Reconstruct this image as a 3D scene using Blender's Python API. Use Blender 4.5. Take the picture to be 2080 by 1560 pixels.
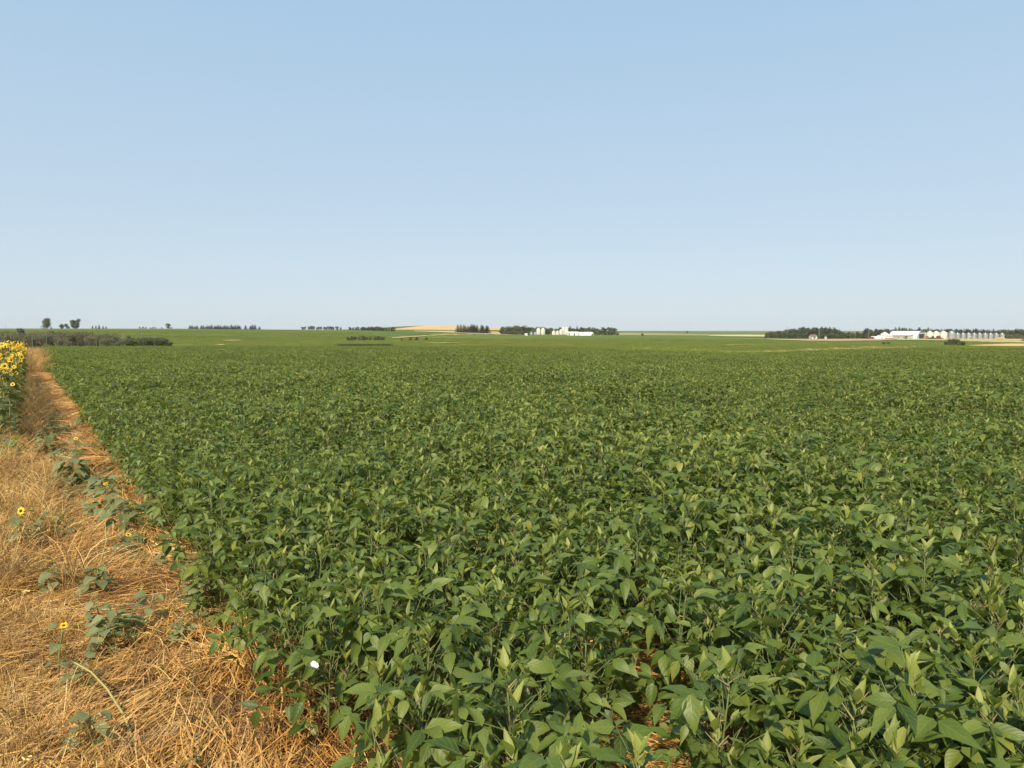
import bpy, math, random
import numpy as np
from mathutils import Matrix, Vector, Euler

for o in list(bpy.data.objects):
    bpy.data.objects.remove(o)
scene = bpy.context.scene
COL = scene.collection
R = math.radians
rnd = random.Random(7)

# ------------------------------------------------------------------ camera
F, UC, VC, V0, EYE = 1442.0, 1040.0, 780.0, 672.0, 1.65     # in pixels of the 2080 x 1560 photograph; eye height in metres
PITCH = math.atan((VC - V0) / F)
cam_data = bpy.data.cameras.new('camera')
cam_data.sensor_width = 36.0
cam_data.lens = F / 2080.0 * 36.0
cam_data.clip_start = 0.05
cam_data.clip_end = 30000.0
camera = bpy.data.objects.new('camera', cam_data)
camera.location = (0, 0, EYE)
camera.rotation_euler = (math.pi / 2 - PITCH, 0, 0)
COL.objects.link(camera)
scene.camera = camera

# ------------------------------------------------------------------ sky, sun, exposure
SUN_EL, SUN_AZ = R(48), R(-162)          # azimuth clockwise from the view direction (+Y): behind the left shoulder
world = bpy.data.worlds.new('World')
scene.world = world
world.use_nodes = True
wn = world.node_tree
for n in list(wn.nodes):
    wn.nodes.remove(n)
w_out = wn.nodes.new('ShaderNodeOutputWorld')
w_bg = wn.nodes.new('ShaderNodeBackground')
w_sky = wn.nodes.new('ShaderNodeTexSky')
w_sky.sky_type = 'NISHITA'
w_sky.sun_disc = False
w_sky.sun_elevation = SUN_EL
w_sky.sun_rotation = SUN_AZ
w_sky.altitude = 400
w_sky.air_density = 1.0
w_sky.dust_density = 1.0
w_sky.ozone_density = 1.0
w_bg.inputs['Strength'].default_value = 0.083
# thin summer smoke over the clear sky: an even pale veil, whiter towards the horizon all the way round
w_tc = wn.nodes.new('ShaderNodeTexCoord')
w_sep = wn.nodes.new('ShaderNodeSeparateXYZ')
w_ramp = wn.nodes.new('ShaderNodeValToRGB')
w_ramp.color_ramp.elements[0].position = 0.0
w_ramp.color_ramp.elements[0].color = (0.460, 0.532, 0.588, 1)
w_ramp.color_ramp.elements[1].position = 0.50
w_ramp.color_ramp.elements[1].color = (0.278, 0.440, 0.605, 1)
w_mul = wn.nodes.new('ShaderNodeVectorMath'); w_mul.operation = 'SCALE'
w_mul.inputs['Scale'].default_value = 10.0
w_mix = wn.nodes.new('ShaderNodeMix'); w_mix.data_type = 'RGBA'
w_mix.inputs[0].default_value = 0.84
wn.links.new(w_tc.outputs['Generated'], w_sep.inputs[0])
wn.links.new(w_sep.outputs['Z'], w_ramp.inputs[0])
wn.links.new(w_ramp.outputs[0], w_mul.inputs[0])
wn.links.new(w_sky.outputs[0], w_mix.inputs[6])
wn.links.new(w_mul.outputs[0], w_mix.inputs[7])
wn.links.new(w_mix.outputs[2], w_bg.inputs[0])
wn.links.new(w_bg.outputs[0], w_out.inputs[0])
sun_data = bpy.data.lights.new('sun', 'SUN')
sun_data.energy = 3.6
sun_data.angle = R(2.5)
sun_data.color = (1.0, 0.88, 0.68)
sun = bpy.data.objects.new('sun', sun_data)
to_sun = Vector((math.sin(SUN_AZ) * math.cos(SUN_EL), math.cos(SUN_AZ) * math.cos(SUN_EL), math.sin(SUN_EL)))
sun.rotation_euler = to_sun.to_track_quat('Z', 'Y').to_euler()
sun.location = to_sun * 60
COL.objects.link(sun)
scene.view_settings.view_transform = 'Standard'
scene.view_settings.look = 'None'
scene.view_settings.exposure = 0.75
scene.view_settings.gamma = 1.0
scene.render.engine = 'CYCLES'
scene.cycles.max_bounces = 6
scene.cycles.diffuse_bounces = 2
scene.cycles.glossy_bounces = 1
scene.cycles.transmission_bounces = 3
scene.cycles.transparent_max_bounces = 4
scene.cycles.volume_bounces = 0
scene.cycles.use_denoising = True

# ------------------------------------------------------------------ land form
def row_slope(v):                     # height / depth of a sight line through picture row v
    return math.tan(math.atan(-(v - VC) / F) - PITCH)
def col_ratio(u, v):                  # X / depth of a sight line
    b = -(v - VC) / F
    return ((u - UC) / F) / (math.cos(PITCH) + b * math.sin(PITCH))
CROP_H = 0.62
T_U = [-500, 0, 350, 640, 880, 1040, 1280, 1500, 1700, 1900, 2080, 2600]
T_Y = [15, 40, 75, 105, 160, 230, 400, 600, 800, 1000, 1500, 2500, 4000, 9000]
T_V = {
    15:   [770] * 12,
    40:   [718, 718, 718, 718, 718, 719, 722, 728, 724, 720, 719, 719],
    75:   [706.5, 706.5, 707, 707, 707, 708, 713, 723, 715, 709, 709, 709],
    105:  [709, 709, 709, 709, 709, 709, 712, 718.5, 712, 708, 708, 708],
    160:  [713, 713, 712, 711, 710, 709, 709, 713, 707, 706.5, 707, 707],
    230:  [706, 706, 705.5, 705, 704.5, 704, 704, 706, 703, 703, 705, 705],
    400:  [689, 690, 690, 692, 694, 695, 695, 697, 698, 699, 701, 701],
    600:  [677, 677, 677, 680, 685, 687, 688, 690, 692, 692, 694, 694],
    800:  [669.5, 669.5, 669.5, 673, 678.5, 682.5, 683, 686, 688, 687, 688, 688],
    1000: [667, 667, 667.2, 669.6, 675, 679, 679.5, 683, 685.5, 685, 685.5, 685],
    1500: [669.5, 669.5, 670.5, 671, 670.5, 675, 676, 680, 682, 682, 682, 682],
    2500: [670.5, 670.5, 671, 671, 660.3, 667, 673, 676.5, 677.5, 678, 678, 678],
    4000: [671.5, 671.5, 671.5, 671.5, 669, 671.5, 672.5, 674, 674, 674, 674, 674],
    9000: [672, 672, 672, 672, 672, 672, 672, 672, 672, 672, 672, 672],
}
A_N, L_N = 240, 420
_ca = np.array([col_ratio(u, 700) for u in T_U])
_ly = np.log(np.array(T_Y, float))
_zt = np.zeros((len(T_Y), len(T_U)))
for i, y in enumerate(T_Y):
    for j in range(len(T_U)):
        z = EYE + y * row_slope(T_V[y][j])
        if y <= 105:
            z -= CROP_H * (1.0 if y <= 75 else 0.35)
        if y == 15:
            z = 0.0
        _zt[i, j] = z
A_AX = np.linspace(_ca[0], _ca[-1], A_N)
L_AX = np.linspace(_ly[0], _ly[-1], L_N)
# smooth in azimuth with a cosine blend, in depth on the sight-line slope
_tmp = np.zeros((len(T_Y), A_N))
for i in range(len(T_Y)):
    k = np.clip(np.searchsorted(_ca, A_AX) - 1, 0, len(_ca) - 2)
    t = np.clip((A_AX - _ca[k]) / (_ca[k + 1] - _ca[k]), 0, 1)
    t = t * t * (3 - 2 * t)
    _tmp[i] = _zt[i][k] * (1 - t) + _zt[i][k + 1] * t
_tab = np.zeros((L_N, A_N))
for j in range(A_N):
    s = (_tmp[:, j] - EYE) / np.array(T_Y)
    _tab[:, j] = EYE + np.exp(L_AX) * np.interp(L_AX, _ly, s)
for _ in range(3):                    # take the corners off
    p = np.pad(_tab, ((2, 2), (2, 2)), mode='edge')
    q = sum(p[i:i + L_N, 2:-2] for i in range(5)) / 5
    p = np.pad(q, ((0, 0), (2, 2)), mode='edge')
    _tab = sum(p[:, i:i + A_N] for i in range(5)) / 5
def ground_z(X, Y):
    X = np.asarray(X, float); Y = np.asarray(Y, float)
    Yc = np.clip(Y, 1.0, 8999)
    a = np.clip(X / np.maximum(Yc, 12.0), A_AX[0], A_AX[-1])
    fi = (np.log(np.clip(Yc, 15.001, 8999)) - L_AX[0]) / (L_AX[-1] - L_AX[0]) * (L_N - 1)
    fj = (a - A_AX[0]) / (A_AX[-1] - A_AX[0]) * (A_N - 1)
    i0 = np.clip(fi.astype(int), 0, L_N - 2); j0 = np.clip(fj.astype(int), 0, A_N - 2)
    ti = fi - i0; tj = fj - j0
    z = (_tab[i0, j0] * (1 - ti) * (1 - tj) + _tab[i0 + 1, j0] * ti * (1 - tj)
         + _tab[i0, j0 + 1] * (1 - ti) * tj + _tab[i0 + 1, j0 + 1] * ti * tj)
    w = np.clip((Y - 12) / 12, 0, 1)
    return z * (w * w * (3 - 2 * w))
def gz(x, y):
    return float(ground_z(x, y))
def depth_at(u, v, lo=230, hi=1400):  # depth where the land under column u shows at row v
    ys = np.exp(np.linspace(math.log(lo), math.log(hi), 300))
    s = row_slope(v)
    a = col_ratio(u, v)
    z = ground_z(a * ys, ys)
    d = z - (EYE + ys * s)
    for i in range(len(ys)):
        if d[i] >= 0:
            return float(ys[i])
    return float(ys[int(np.argmax(d / ys))])
def at(u, v, lo=230, hi=1400):
    y = depth_at(u, v, lo, hi)
    x = col_ratio(u, v) * y
    return (x, y, gz(x, y))
def on_flat(u, v, h=0.0):             # a point of the level ground close by
    s = row_slope(v)
    y = (h - EYE) / s
    return (col_ratio(u, v) * y, y, h)
def px_m(px, y):                      # pixels of the photograph at depth y in metres
    return px / F * y

# directions of the grass strip between the two crops
LANE = -math.atan((1040 - 66) / F / math.cos(PITCH))
LD = (math.sin(LANE), math.cos(LANE)); LN = (math.cos(LANE), -math.sin(LANE))
def lane_xy(s, lat):
    return (LD[0] * s + LN[0] * lat, LD[1] * s + LN[1] * lat)
def lane_sl(x, y):
    return (x * LD[0] + y * LD[1], x * LN[0] + y * LN[1])
SOY_EDGE, SUNFLOWER_EDGE = 0.77, -0.24

# ------------------------------------------------------------------ materials
def new_mat(name):
    m = bpy.data.materials.new(name)
    m.use_nodes = True
    nt = m.node_tree
    for n in list(nt.nodes):
        nt.nodes.remove(n)
    out = nt.nodes.new('ShaderNodeOutputMaterial')
    return m, nt, out
class G:
    """small helper round a node tree"""
    def __init__(s, nt): s.nt = nt
    def n(s, t, **kw):
        x = s.nt.nodes.new(t)
        for k, v in kw.items(): setattr(x, k, v)
        return x
    def set(s, sock, v):
        if isinstance(v, bpy.types.NodeSocket): s.nt.links.new(v, sock)
        else: sock.default_value = v
    def math(s, op, a, b=0.0, c=None, clamp=False):
        x = s.n('ShaderNodeMath', operation=op, use_clamp=clamp)
        s.set(x.inputs[0], a); s.set(x.inputs[1], b)
        if c is not None: s.set(x.inputs[2], c)
        return x.outputs[0]
    def mix(s, f, a, b, mode='MIX'):
        x = s.n('ShaderNodeMix', data_type='RGBA', blend_type=mode)
        s.set(x.inputs[0], f)
        for i, v in ((6, a), (7, b)):
            s.set(x.inputs[i], v if isinstance(v, bpy.types.NodeSocket) else (v[0], v[1], v[2], 1))
        return x.outputs[2]
    def noise(s, vec, scale, detail=3.0, rough=0.55, dim='3D'):
        x = s.n('ShaderNodeTexNoise', noise_dimensions=dim)
        if vec is not None: s.nt.links.new(vec, x.inputs['Vector'])
        x.inputs['Scale'].default_value = scale
        x.inputs['Detail'].default_value = detail
        x.inputs['Roughness'].default_value = rough
        return x.outputs['Fac']
    def mapping(s, vec, scale=(1, 1, 1), rot=(0, 0, 0)):
        x = s.n('ShaderNodeMapping')
        s.nt.links.new(vec, x.inputs['Vector'])
        x.inputs['Scale'].default_value = scale
        x.inputs['Rotation'].default_value = rot
        return x.outputs[0]
    def ramp(s, f, stops):
        x = s.n('ShaderNodeValToRGB')
        e = x.color_ramp.elements
        while len(e) < len(stops): e.new(0.5)
        for i, (p, c) in enumerate(stops):
            e[i].position = p; e[i].color = (c[0], c[1], c[2], 1)
        s.nt.links.new(f, x.inputs[0])
        return x.outputs[0]
    def attr(s, name):
        return s.n('ShaderNodeAttribute', attribute_name=name).outputs['Fac']
    def bump(s, h, strength, dist):
        x = s.n('ShaderNodeBump')
        x.inputs['Strength'].default_value = strength
        x.inputs['Distance'].default_value = dist
        s.nt.links.new(h, x.inputs['Height'])
        return x.outputs[0]

def leaf_mat(name, dark, mid, light, trans=0.28, rough=0.5, veins=7.0, vein_amt=0.35, spec=0.45, under=None, hueshift=None):
    m, nt, out = new_mat(name); g = G(nt)
    info = g.n('ShaderNodeObjectInfo')
    tint = g.attr('tint')
    r = g.math('ADD', g.math('MULTIPLY', info.outputs['Random'], 0.45), g.math('MULTIPLY', tint, 0.55))
    uv = g.n('ShaderNodeUVMap')
    tc = g.n('ShaderNodeTexCoord')
    blot = g.noise(tc.outputs['Object'], 28.0, 2.0)
    r2 = g.math('ADD', r, g.math('MULTIPLY', g.math('SUBTRACT', blot, 0.5), 0.5), clamp=True)
    col = g.ramp(r2, [(0.12, dark), (0.5, mid), (0.90, light), (0.985, (light[0] * 1.5, light[1] * 1.15, light[2]))])
    normal = None
    if veins:
        sep = g.n('ShaderNodeSeparateXYZ'); nt.links.new(uv.outputs[0], sep.inputs[0])
        ax = g.math('ABSOLUTE', g.math('SUBTRACT', sep.outputs[0], 0.5))       # 0 .. 0.5 across
        ph = g.math('MULTIPLY', g.math('SUBTRACT', sep.outputs[1], g.math('MULTIPLY', ax, 0.62)), veins)
        saw = g.math('PINGPONG', ph, 0.5)
        side = g.math('SUBTRACT', 1.0, g.math('MULTIPLY', saw, 7.0), clamp=True)
        rib = g.math('SUBTRACT', 1.0, g.math('MULTIPLY', ax, 22.0), clamp=True)
        v = g.math('MAXIMUM', g.math('MULTIPLY', side, 0.6), rib)
        col = g.mix(g.math('MULTIPLY', v, vein_amt), col, (light[0] * 1.5, light[1] * 1.35, light[2] * 1.5))
        normal = g.bump(g.math('SUBTRACT', saw, g.math('MULTIPLY', rib, 0.5)), 0.22, 0.003)
    if under:
        geo = g.n('ShaderNodeNewGeometry')
        col = g.mix(g.math('MULTIPLY', geo.outputs['Backfacing'], 0.6), col, under)
    bs = g.n('ShaderNodeBsdfPrincipled')
    nt.links.new(col, bs.inputs['Base Color'])
    bs.inputs['Roughness'].default_value = rough
    bs.inputs['Specular IOR Level'].default_value = spec
    if normal is not None: nt.links.new(normal, bs.inputs['Normal'])
    if trans > 0:
        tr = g.n('ShaderNodeBsdfTranslucent')
        nt.links.new(g.mix(1.0, col, (1.5, 1.5, 0.55), 'MULTIPLY'), tr.inputs['Color'])
        mx = g.n('ShaderNodeMixShader'); mx.inputs[0].default_value = trans
        nt.links.new(bs.outputs[0], mx.inputs[1]); nt.links.new(tr.outputs[0], mx.inputs[2])
        nt.links.new(mx.outputs[0], out.inputs[0])
    else:
        nt.links.new(bs.outputs[0], out.inputs[0])
    return m

def plain_mat(name, col, rough=0.7, var=0.25, scale=3.0, metal=0.0, spec=0.4, col2=None, bump=0.0, randomize=0.0, tint=0.0, stretch=(1, 1, 1)):
    m, nt, out = new_mat(name); g = G(nt)
    tc = g.n('ShaderNodeTexCoord')
    nz = g.noise(g.mapping(tc.outputs['Object'], stretch), scale, 4.0, 0.6)
    if col2 is None: col2 = tuple(c * (1 - var) for c in col)
    f = g.math('MULTIPLY', g.math('SUBTRACT', nz, 0.3), 2.2, clamp=True)
    if randomize:
        info = g.n('ShaderNodeObjectInfo')
        f = g.math('ADD', f, g.math('MULTIPLY', g.math('SUBTRACT', info.outputs['Random'], 0.5), randomize), clamp=True)
    if tint:
        f = g.math('ADD', g.math('MULTIPLY', f, 1 - tint), g.math('MULTIPLY', g.attr('tint'), tint), clamp=True)
    c = g.mix(f, col2, col)
    bs = g.n('ShaderNodeBsdfPrincipled')
    nt.links.new(c, bs.inputs['Base Color'])
    bs.inputs['Roughness'].default_value = rough
    bs.inputs['Metallic'].default_value = metal
    bs.inputs['Specular IOR Level'].default_value = spec
    if bump: nt.links.new(g.bump(nz, bump, 0.05), bs.inputs['Normal'])
    nt.links.new(bs.outputs[0], out.inputs[0])
    return m

def field_mat(name, stops, streak_dir=0.0, streak=(0.0025, 0.013), rough=0.9, fine=0.6, bump=0.6, bump_d=0.5, spec=0.15):
    """crop or grass seen from far: broad patches, streaks along the seed rows, fine mottling"""
    m, nt, out = new_mat(name); g = G(nt)
    geo = g.n('ShaderNodeNewGeometry')
    p = geo.outputs['Position']
    broad = g.noise(p, 0.006, 3.0, 0.5)
    st = g.noise(g.mapping(p, (streak[0], streak[1], 0.02), (0, 0, streak_dir)), 1.0, 4.0, 0.6)
    st2 = g.noise(g.mapping(p, (0.006, 0.06, 0.05), (0, 0, streak_dir)), 1.0, 3.0, 0.6)
    fn = g.noise(p, fine, 3.0, 0.7)
    f = g.math('ADD', g.math('MULTIPLY', broad, 0.18), g.math('ADD', g.math('MULTIPLY', st, 0.45), g.math('ADD', g.math('MULTIPLY', fn, 0.12), g.math('MULTIPLY', st2, 0.25))))
    c = g.ramp(f, stops)
    bs = g.n('ShaderNodeBsdfPrincipled')
    nt.links.new(c, bs.inputs['Base Color'])
    bs.inputs['Roughness'].default_value = rough
    bs.inputs['Specular IOR Level'].default_value = spec
    if bump: nt.links.new(g.bump(fn, bump, bump_d), bs.inputs['Normal'])
    nt.links.new(bs.outputs[0], out.inputs[0])
    return m

def straw_mat(name, stops, rough=0.55):
    m, nt, out = new_mat(name); g = G(nt)
    info = g.n('ShaderNodeObjectInfo')
    geo = g.n('ShaderNodeNewGeometry')
    pn = g.noise(geo.outputs['Position'], 1.7, 3.0, 0.6)
    r = g.math('ADD', g.math('MULTIPLY', info.outputs['Random'], 0.25), g.math('MULTIPLY', g.attr('tint'), 0.75))
    r = g.math('ADD', r, g.math('MULTIPLY', g.math('SUBTRACT', pn, 0.52), 1.5), clamp=True)
    c = g.ramp(r, stops)
    gn = g.noise(geo.outputs['Position'], 3.1, 2.0, 0.6)
    c = g.mix(g.math('MULTIPLY', g.math('SUBTRACT', gn, 0.50), 3.0, clamp=True), c, g.mix(0.55, c, (0.36, 0.29, 0.19)))
    bs = g.n('ShaderNodeBsdfPrincipled')
    nt.links.new(c, bs.inputs['Base Color'])
    bs.inputs['Roughness'].default_value = rough
    bs.inputs['Specular IOR Level'].default_value = 0.35
    tr = g.n('ShaderNodeBsdfTranslucent'); nt.links.new(c, tr.inputs['Color'])
    mx = g.n('ShaderNodeMixShader'); mx.inputs[0].default_value = 0.15
    nt.links.new(bs.outputs[0], mx.inputs[1]); nt.links.new(tr.outputs[0], mx.inputs[2])
    nt.links.new(mx.outputs[0], out.inputs[0])
    return m

M = {}
M['soy'] = leaf_mat('soybean_leaf', (0.042, 0.074, 0.012), (0.096, 0.146, 0.022), (0.176, 0.218, 0.040), trans=0.33, rough=0.45, spec=0.4, veins=6.0, vein_amt=0.40, under=(0.14, 0.16, 0.055))
M['soy_young'] = leaf_mat('soybean_young_leaf', (0.16, 0.20, 0.040), (0.24, 0.28, 0.060), (0.34, 0.36, 0.10), trans=0.35, rough=0.5, vein_amt=0.2)
M['soy_stalk'] = plain_mat('soybean_stalk', (0.17, 0.21, 0.065), 0.6, 0.4, 8, randomize=0.5)
M['soy_pod'] = plain_mat('soybean_pod', (0.36, 0.30, 0.13), 0.6, 0.4, 12, randomize=0.6)
M['weed'] = leaf_mat('weed_leaf', (0.14, 0.17, 0.065), (0.21, 0.24, 0.10), (0.30, 0.32, 0.15), trans=0.38, rough=0.6, veins=5, vein_amt=0.3)
M['sunfl_leaf'] = leaf_mat('sunflower_leaf', (0.08, 0.11, 0.035), (0.17, 0.19, 0.055), (0.31, 0.30, 0.09), trans=0.3, rough=0.6, veins=5, vein_amt=0.25)
M['sunfl_stalk'] = plain_mat('sunflower_stalk', (0.26, 0.27, 0.11), 0.7, 0.35, 5, randomize=0.6)
M['dry_stalk'] = plain_mat('dry_stalk', (0.52, 0.40, 0.19), 0.6, 0.4, 6, randomize=0.5)
M['green_stalk'] = plain_mat('pale_green_stalk', (0.44, 0.40, 0.14), 0.55, 0.3, 6)
M['petal'] = plain_mat('sunflower_petal', (0.88, 0.60, 0.02), 0.55, 0.0, 10, col2=(0.80, 0.45, 0.012), tint=0.5)
M['disc'] = plain_mat('sunflower_disc', (0.06, 0.030, 0.012), 0.85, 0.5, 200, bump=0.4)
M['calyx'] = plain_mat('sunflower_calyx', (0.15, 0.20, 0.07), 0.7, 0.3, 30)
M['straw'] = straw_mat('dry_straw', [(0.0, (0.11, 0.050, 0.020)), (0.35, (0.46, 0.225, 0.058)), (0.65, (0.72, 0.40, 0.105)), (1.0, (0.86, 0.62, 0.28))])
M['drygrass'] = straw_mat('standing_dry_grass', [(0.0, (0.14, 0.072, 0.025)), (0.4, (0.45, 0.255, 0.070)), (0.75, (0.67, 0.43, 0.135)), (1.0, (0.84, 0.65, 0.31))])
M['vergegrass'] = straw_mat('bleached_verge_grass', [(0.0, (0.20, 0.19, 0.07)), (0.5, (0.40, 0.35, 0.15)), (1.0, (0.58, 0.50, 0.26))])
M['greengrass'] = straw_mat('weedy_grass', [(0.0, (0.07, 0.085, 0.03)), (0.6, (0.14, 0.15, 0.055)), (1.0, (0.30, 0.27, 0.11))])
M['soil'] = plain_mat('strawy_soil', (0.28, 0.15, 0.06), 0.95, 0.5, 5, col2=(0.055, 0.030, 0.020), bump=0.8)
M['far_crop'] = field_mat('far_soybean_field', [(0.36, (0.062, 0.096, 0.010)), (0.5, (0.105, 0.142, 0.014)), (0.64, (0.165, 0.185, 0.026))], streak_dir=R(8))
M['lush_crop'] = field_mat('lush_soybean_field', [(0.36, (0.052, 0.088, 0.010)), (0.5, (0.086, 0.124, 0.014)), (0.64, (0.130, 0.160, 0.023))], streak_dir=R(-4))
M['wheat'] = field_mat('ripe_wheat_field', [(0.3, (0.42, 0.27, 0.10)), (0.5, (0.54, 0.36, 0.15)), (0.7, (0.62, 0.45, 0.22))], fine=0.1)
M['pale_field'] = field_mat('pale_barley_field', [(0.3, (0.45, 0.38, 0.17)), (0.7, (0.58, 0.48, 0.23))], fine=0.2)
M['olive'] = field_mat('olive_pasture', [(0.3, (0.22, 0.21, 0.08)), (0.7, (0.32, 0.28, 0.12))], fine=0.2)
M['tan_grass'] = field_mat('dry_field_grass', [(0.28, (0.24, 0.22, 0.08)), (0.5, (0.42, 0.34, 0.14)), (0.72, (0.55, 0.44, 0.21))], fine=0.4)
M['bare_soil'] = field_mat('bare_fallow_soil', [(0.3, (0.36, 0.22, 0.13)), (0.7, (0.47, 0.31, 0.19))], fine=0.3)
M['reed'] = leaf_mat('slough_reed', (0.04, 0.065, 0.02), (0.07, 0.10, 0.03), (0.11, 0.14, 0.05), trans=0.2, veins=0)
M['broad'] = leaf_mat('broadleaf_foliage', (0.045, 0.060, 0.022), (0.080, 0.100, 0.034), (0.135, 0.155, 0.055), trans=0.2, veins=0, rough=0.6)
M['broad_light'] = leaf_mat('light_broadleaf_foliage', (0.08, 0.095, 0.025), (0.14, 0.15, 0.04), (0.20, 0.20, 0.06), trans=0.2, veins=0, rough=0.6)
M['poplar'] = leaf_mat('poplar_foliage', (0.06, 0.075, 0.040), (0.105, 0.122, 0.062), (0.17, 0.18, 0.10), trans=0.2, veins=0, rough=0.6)
M['willow'] = leaf_mat('willow_foliage', (0.080, 0.080, 0.045), (0.145, 0.138, 0.078), (0.22, 0.205, 0.125), trans=0.2, veins=0, rough=0.65)
M['spruce'] = leaf_mat('spruce_foliage', (0.034, 0.045, 0.026), (0.060, 0.074, 0.040), (0.10, 0.115, 0.062), trans=0.05, veins=0, rough=0.7)
M['bark'] = plain_mat('bark', (0.16, 0.12, 0.09), 0.9, 0.5, 6)
M['dead_bark'] = plain_mat('dead_aspen_bark', (0.36, 0.32, 0.26), 0.85, 0.4, 3)
M['twig'] = plain_mat('bare_twigs', (0.27, 0.20, 0.15), 0.9, 0.4, 3, randomize=0.5)
M['white_metal'] = plain_mat('white_painted_steel', (0.80, 0.77, 0.68), 0.45, 0.08, 0.6)
M['cream_metal'] = plain_mat('cream_painted_steel', (0.76, 0.72, 0.60), 0.45, 0.1, 0.6)
M['galv'] = plain_mat('galvanised_steel', (0.60, 0.61, 0.62), 0.38, 0.2, 0.7, metal=0.75)
M['white_tarp'] = plain_mat('white_tarpaulin', (0.80, 0.79, 0.76), 0.6, 0.06, 0.4)
M['grey_wall'] = plain_mat('weathered_grey_siding', (0.52, 0.50, 0.44), 0.8, 0.2, 1.2)
M['shade_blue_wall'] = plain_mat('shade_blue_end_wall', (0.22, 0.29, 0.38), 0.7, 0.2, 1.0)  # blue-grey colour imitates the shade on the barn's end wall
M['doorway_shade'] = plain_mat('painted_interior_shade', (0.05, 0.045, 0.04), 0.9, 0.3, 1.0)  # near-black colour stands in for the shade inside open doorways
M['glass'] = plain_mat('window_glass', (0.05, 0.06, 0.07), 0.1, 0.2, 1.0, spec=0.7)
M['brown_roof'] = plain_mat('brown_shingle_roof', (0.22, 0.14, 0.11), 0.9, 0.3, 2.0)
M['white_wall'] = plain_mat('white_siding', (0.80, 0.78, 0.72), 0.7, 0.08, 1.5)
M['wood'] = plain_mat('weathered_pole_wood', (0.40, 0.34, 0.26), 0.9, 0.4, 2.0)
M['orange'] = plain_mat('orange_paint', (0.55, 0.22, 0.05), 0.5, 0.25, 1.5)
M['yellow'] = plain_mat('yellow_paint', (0.75, 0.58, 0.08), 0.5, 0.15, 1.5)
M['red'] = plain_mat('dark_red_paint', (0.22, 0.04, 0.035), 0.5, 0.25, 1.5)
M['tyre'] = plain_mat('tyre_rubber', (0.03, 0.03, 0.03), 0.9, 0.3, 3.0)
M['wing'] = plain_mat('butterfly_wing', (0.70, 0.70, 0.62), 0.6, 0.08, 60)
M['insect'] = plain_mat('insect_body', (0.10, 0.09, 0.08), 0.7, 0.3, 60)

# ------------------------------------------------------------------ mesh builder
class MB:
    def __init__(s):
        s.v, s.f, s.m, s.uv, s.t = [], [], [], [], []
        s.base = 0
    def add(s, verts, faces, mat=0, uvs=None, tint=0.5, mx=None):
        k = len(s.v)
        if mx is not None: verts = [mx @ Vector(p) for p in verts]
        s.v.extend([tuple(p) for p in verts])
        for f in faces:
            s.f.append(tuple(i + k for i in f)); s.m.append(mat); s.t.append(tint)
            s.uv.append([uvs[i] for i in f] if uvs else [(0.5, 0.5)] * len(f))
    def join(s, o, mx=None, tint=None):
        k = len(s.v)
        s.v.extend([tuple(mx @ Vector(p)) for p in o.v] if mx is not None else o.v)
        for i, f in enumerate(o.f):
            s.f.append(tuple(j + k for j in f)); s.m.append(o.m[i]); s.uv.append(o.uv[i])
            s.t.append(o.t[i] if tint is None else tint)
    def box(s, x0, x1, y0, y1, z0, z1, mat=0, mx=None):
        v = [(x, y, z) for z in (z0, z1) for y in (y0, y1) for x in (x0, x1)]
        s.add(v, [(0, 2, 3, 1), (4, 5, 7, 6), (0, 1, 5, 4), (2, 6, 7, 3), (0, 4, 6, 2), (1, 3, 7, 5)], mat, mx=mx)
    def tube(s, path, radii, sides=5, mat=0, tint=0.5, cap=True, mx=None):
        verts, faces = [], []
        n = len(path); P = [Vector(p) for p in path]
        for i in range(n):
            d = (P[min(i + 1, n - 1)] - P[max(i - 1, 0)]).normalized()
            a = d.cross(Vector((0.31, 0.17, 0.93)) if abs(d.z) < 0.95 else Vector((1, 0, 0))).normalized()
            b = d.cross(a)
            for j in range(sides):
                t = 2 * math.pi * j / sides
                verts.append(P[i] + (a * math.cos(t) + b * math.sin(t)) * radii[i])
        for i in range(n - 1):
            for j in range(sides):
                q = (j + 1) % sides
                faces.append((i * sides + j, i * sides + q, (i + 1) * sides + q, (i + 1) * sides + j))
        if cap:
            faces.append(tuple(range(sides))[::-1]); faces.append(tuple((n - 1) * sides + j for j in range(sides)))
        s.add(verts, faces, mat, tint=tint, mx=mx)
    def lathe(s, prof, sides=20, mat=0, mx=None, close=True):
        verts, faces = [], []
        for r, z in prof:
            for j in range(sides):
                t = 2 * math.pi * j / sides
                verts.append((r * math.cos(t), r * math.sin(t), z))
        for i in range(len(prof) - 1):
            for j in range(sides):
                q = (j + 1) % sides
                faces.append((i * sides + j, i * sides + q, (i + 1) * sides + q, (i + 1) * sides + j))
        if close:
            faces.append(tuple(range(sides))[::-1]); faces.append(tuple((len(prof) - 1) * sides + j for j in range(sides)))
        s.add(verts, faces, mat, mx=mx)
    def mesh(s, name, mats, smooth=True):
        me = bpy.data.meshes.new(name)
        me.from_pydata(s.v, [], s.f)
        for m in mats: me.materials.append(m)
        n = len(s.f)
        if n:
            me.polygons.foreach_set('material_index', np.array(s.m, np.int32))
            me.polygons.foreach_set('use_smooth', np.full(n, smooth))
            uvl = me.uv_layers.new(name='UVMap')
            uvl.data.foreach_set('uv', np.array([c for q in s.uv for p in q for c in p], np.float32))
            a = me.attributes.new('tint', 'FLOAT', 'FACE')
            a.data.foreach_set('value', np.array(s.t, np.float32))
        me.update()
        return me

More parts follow.
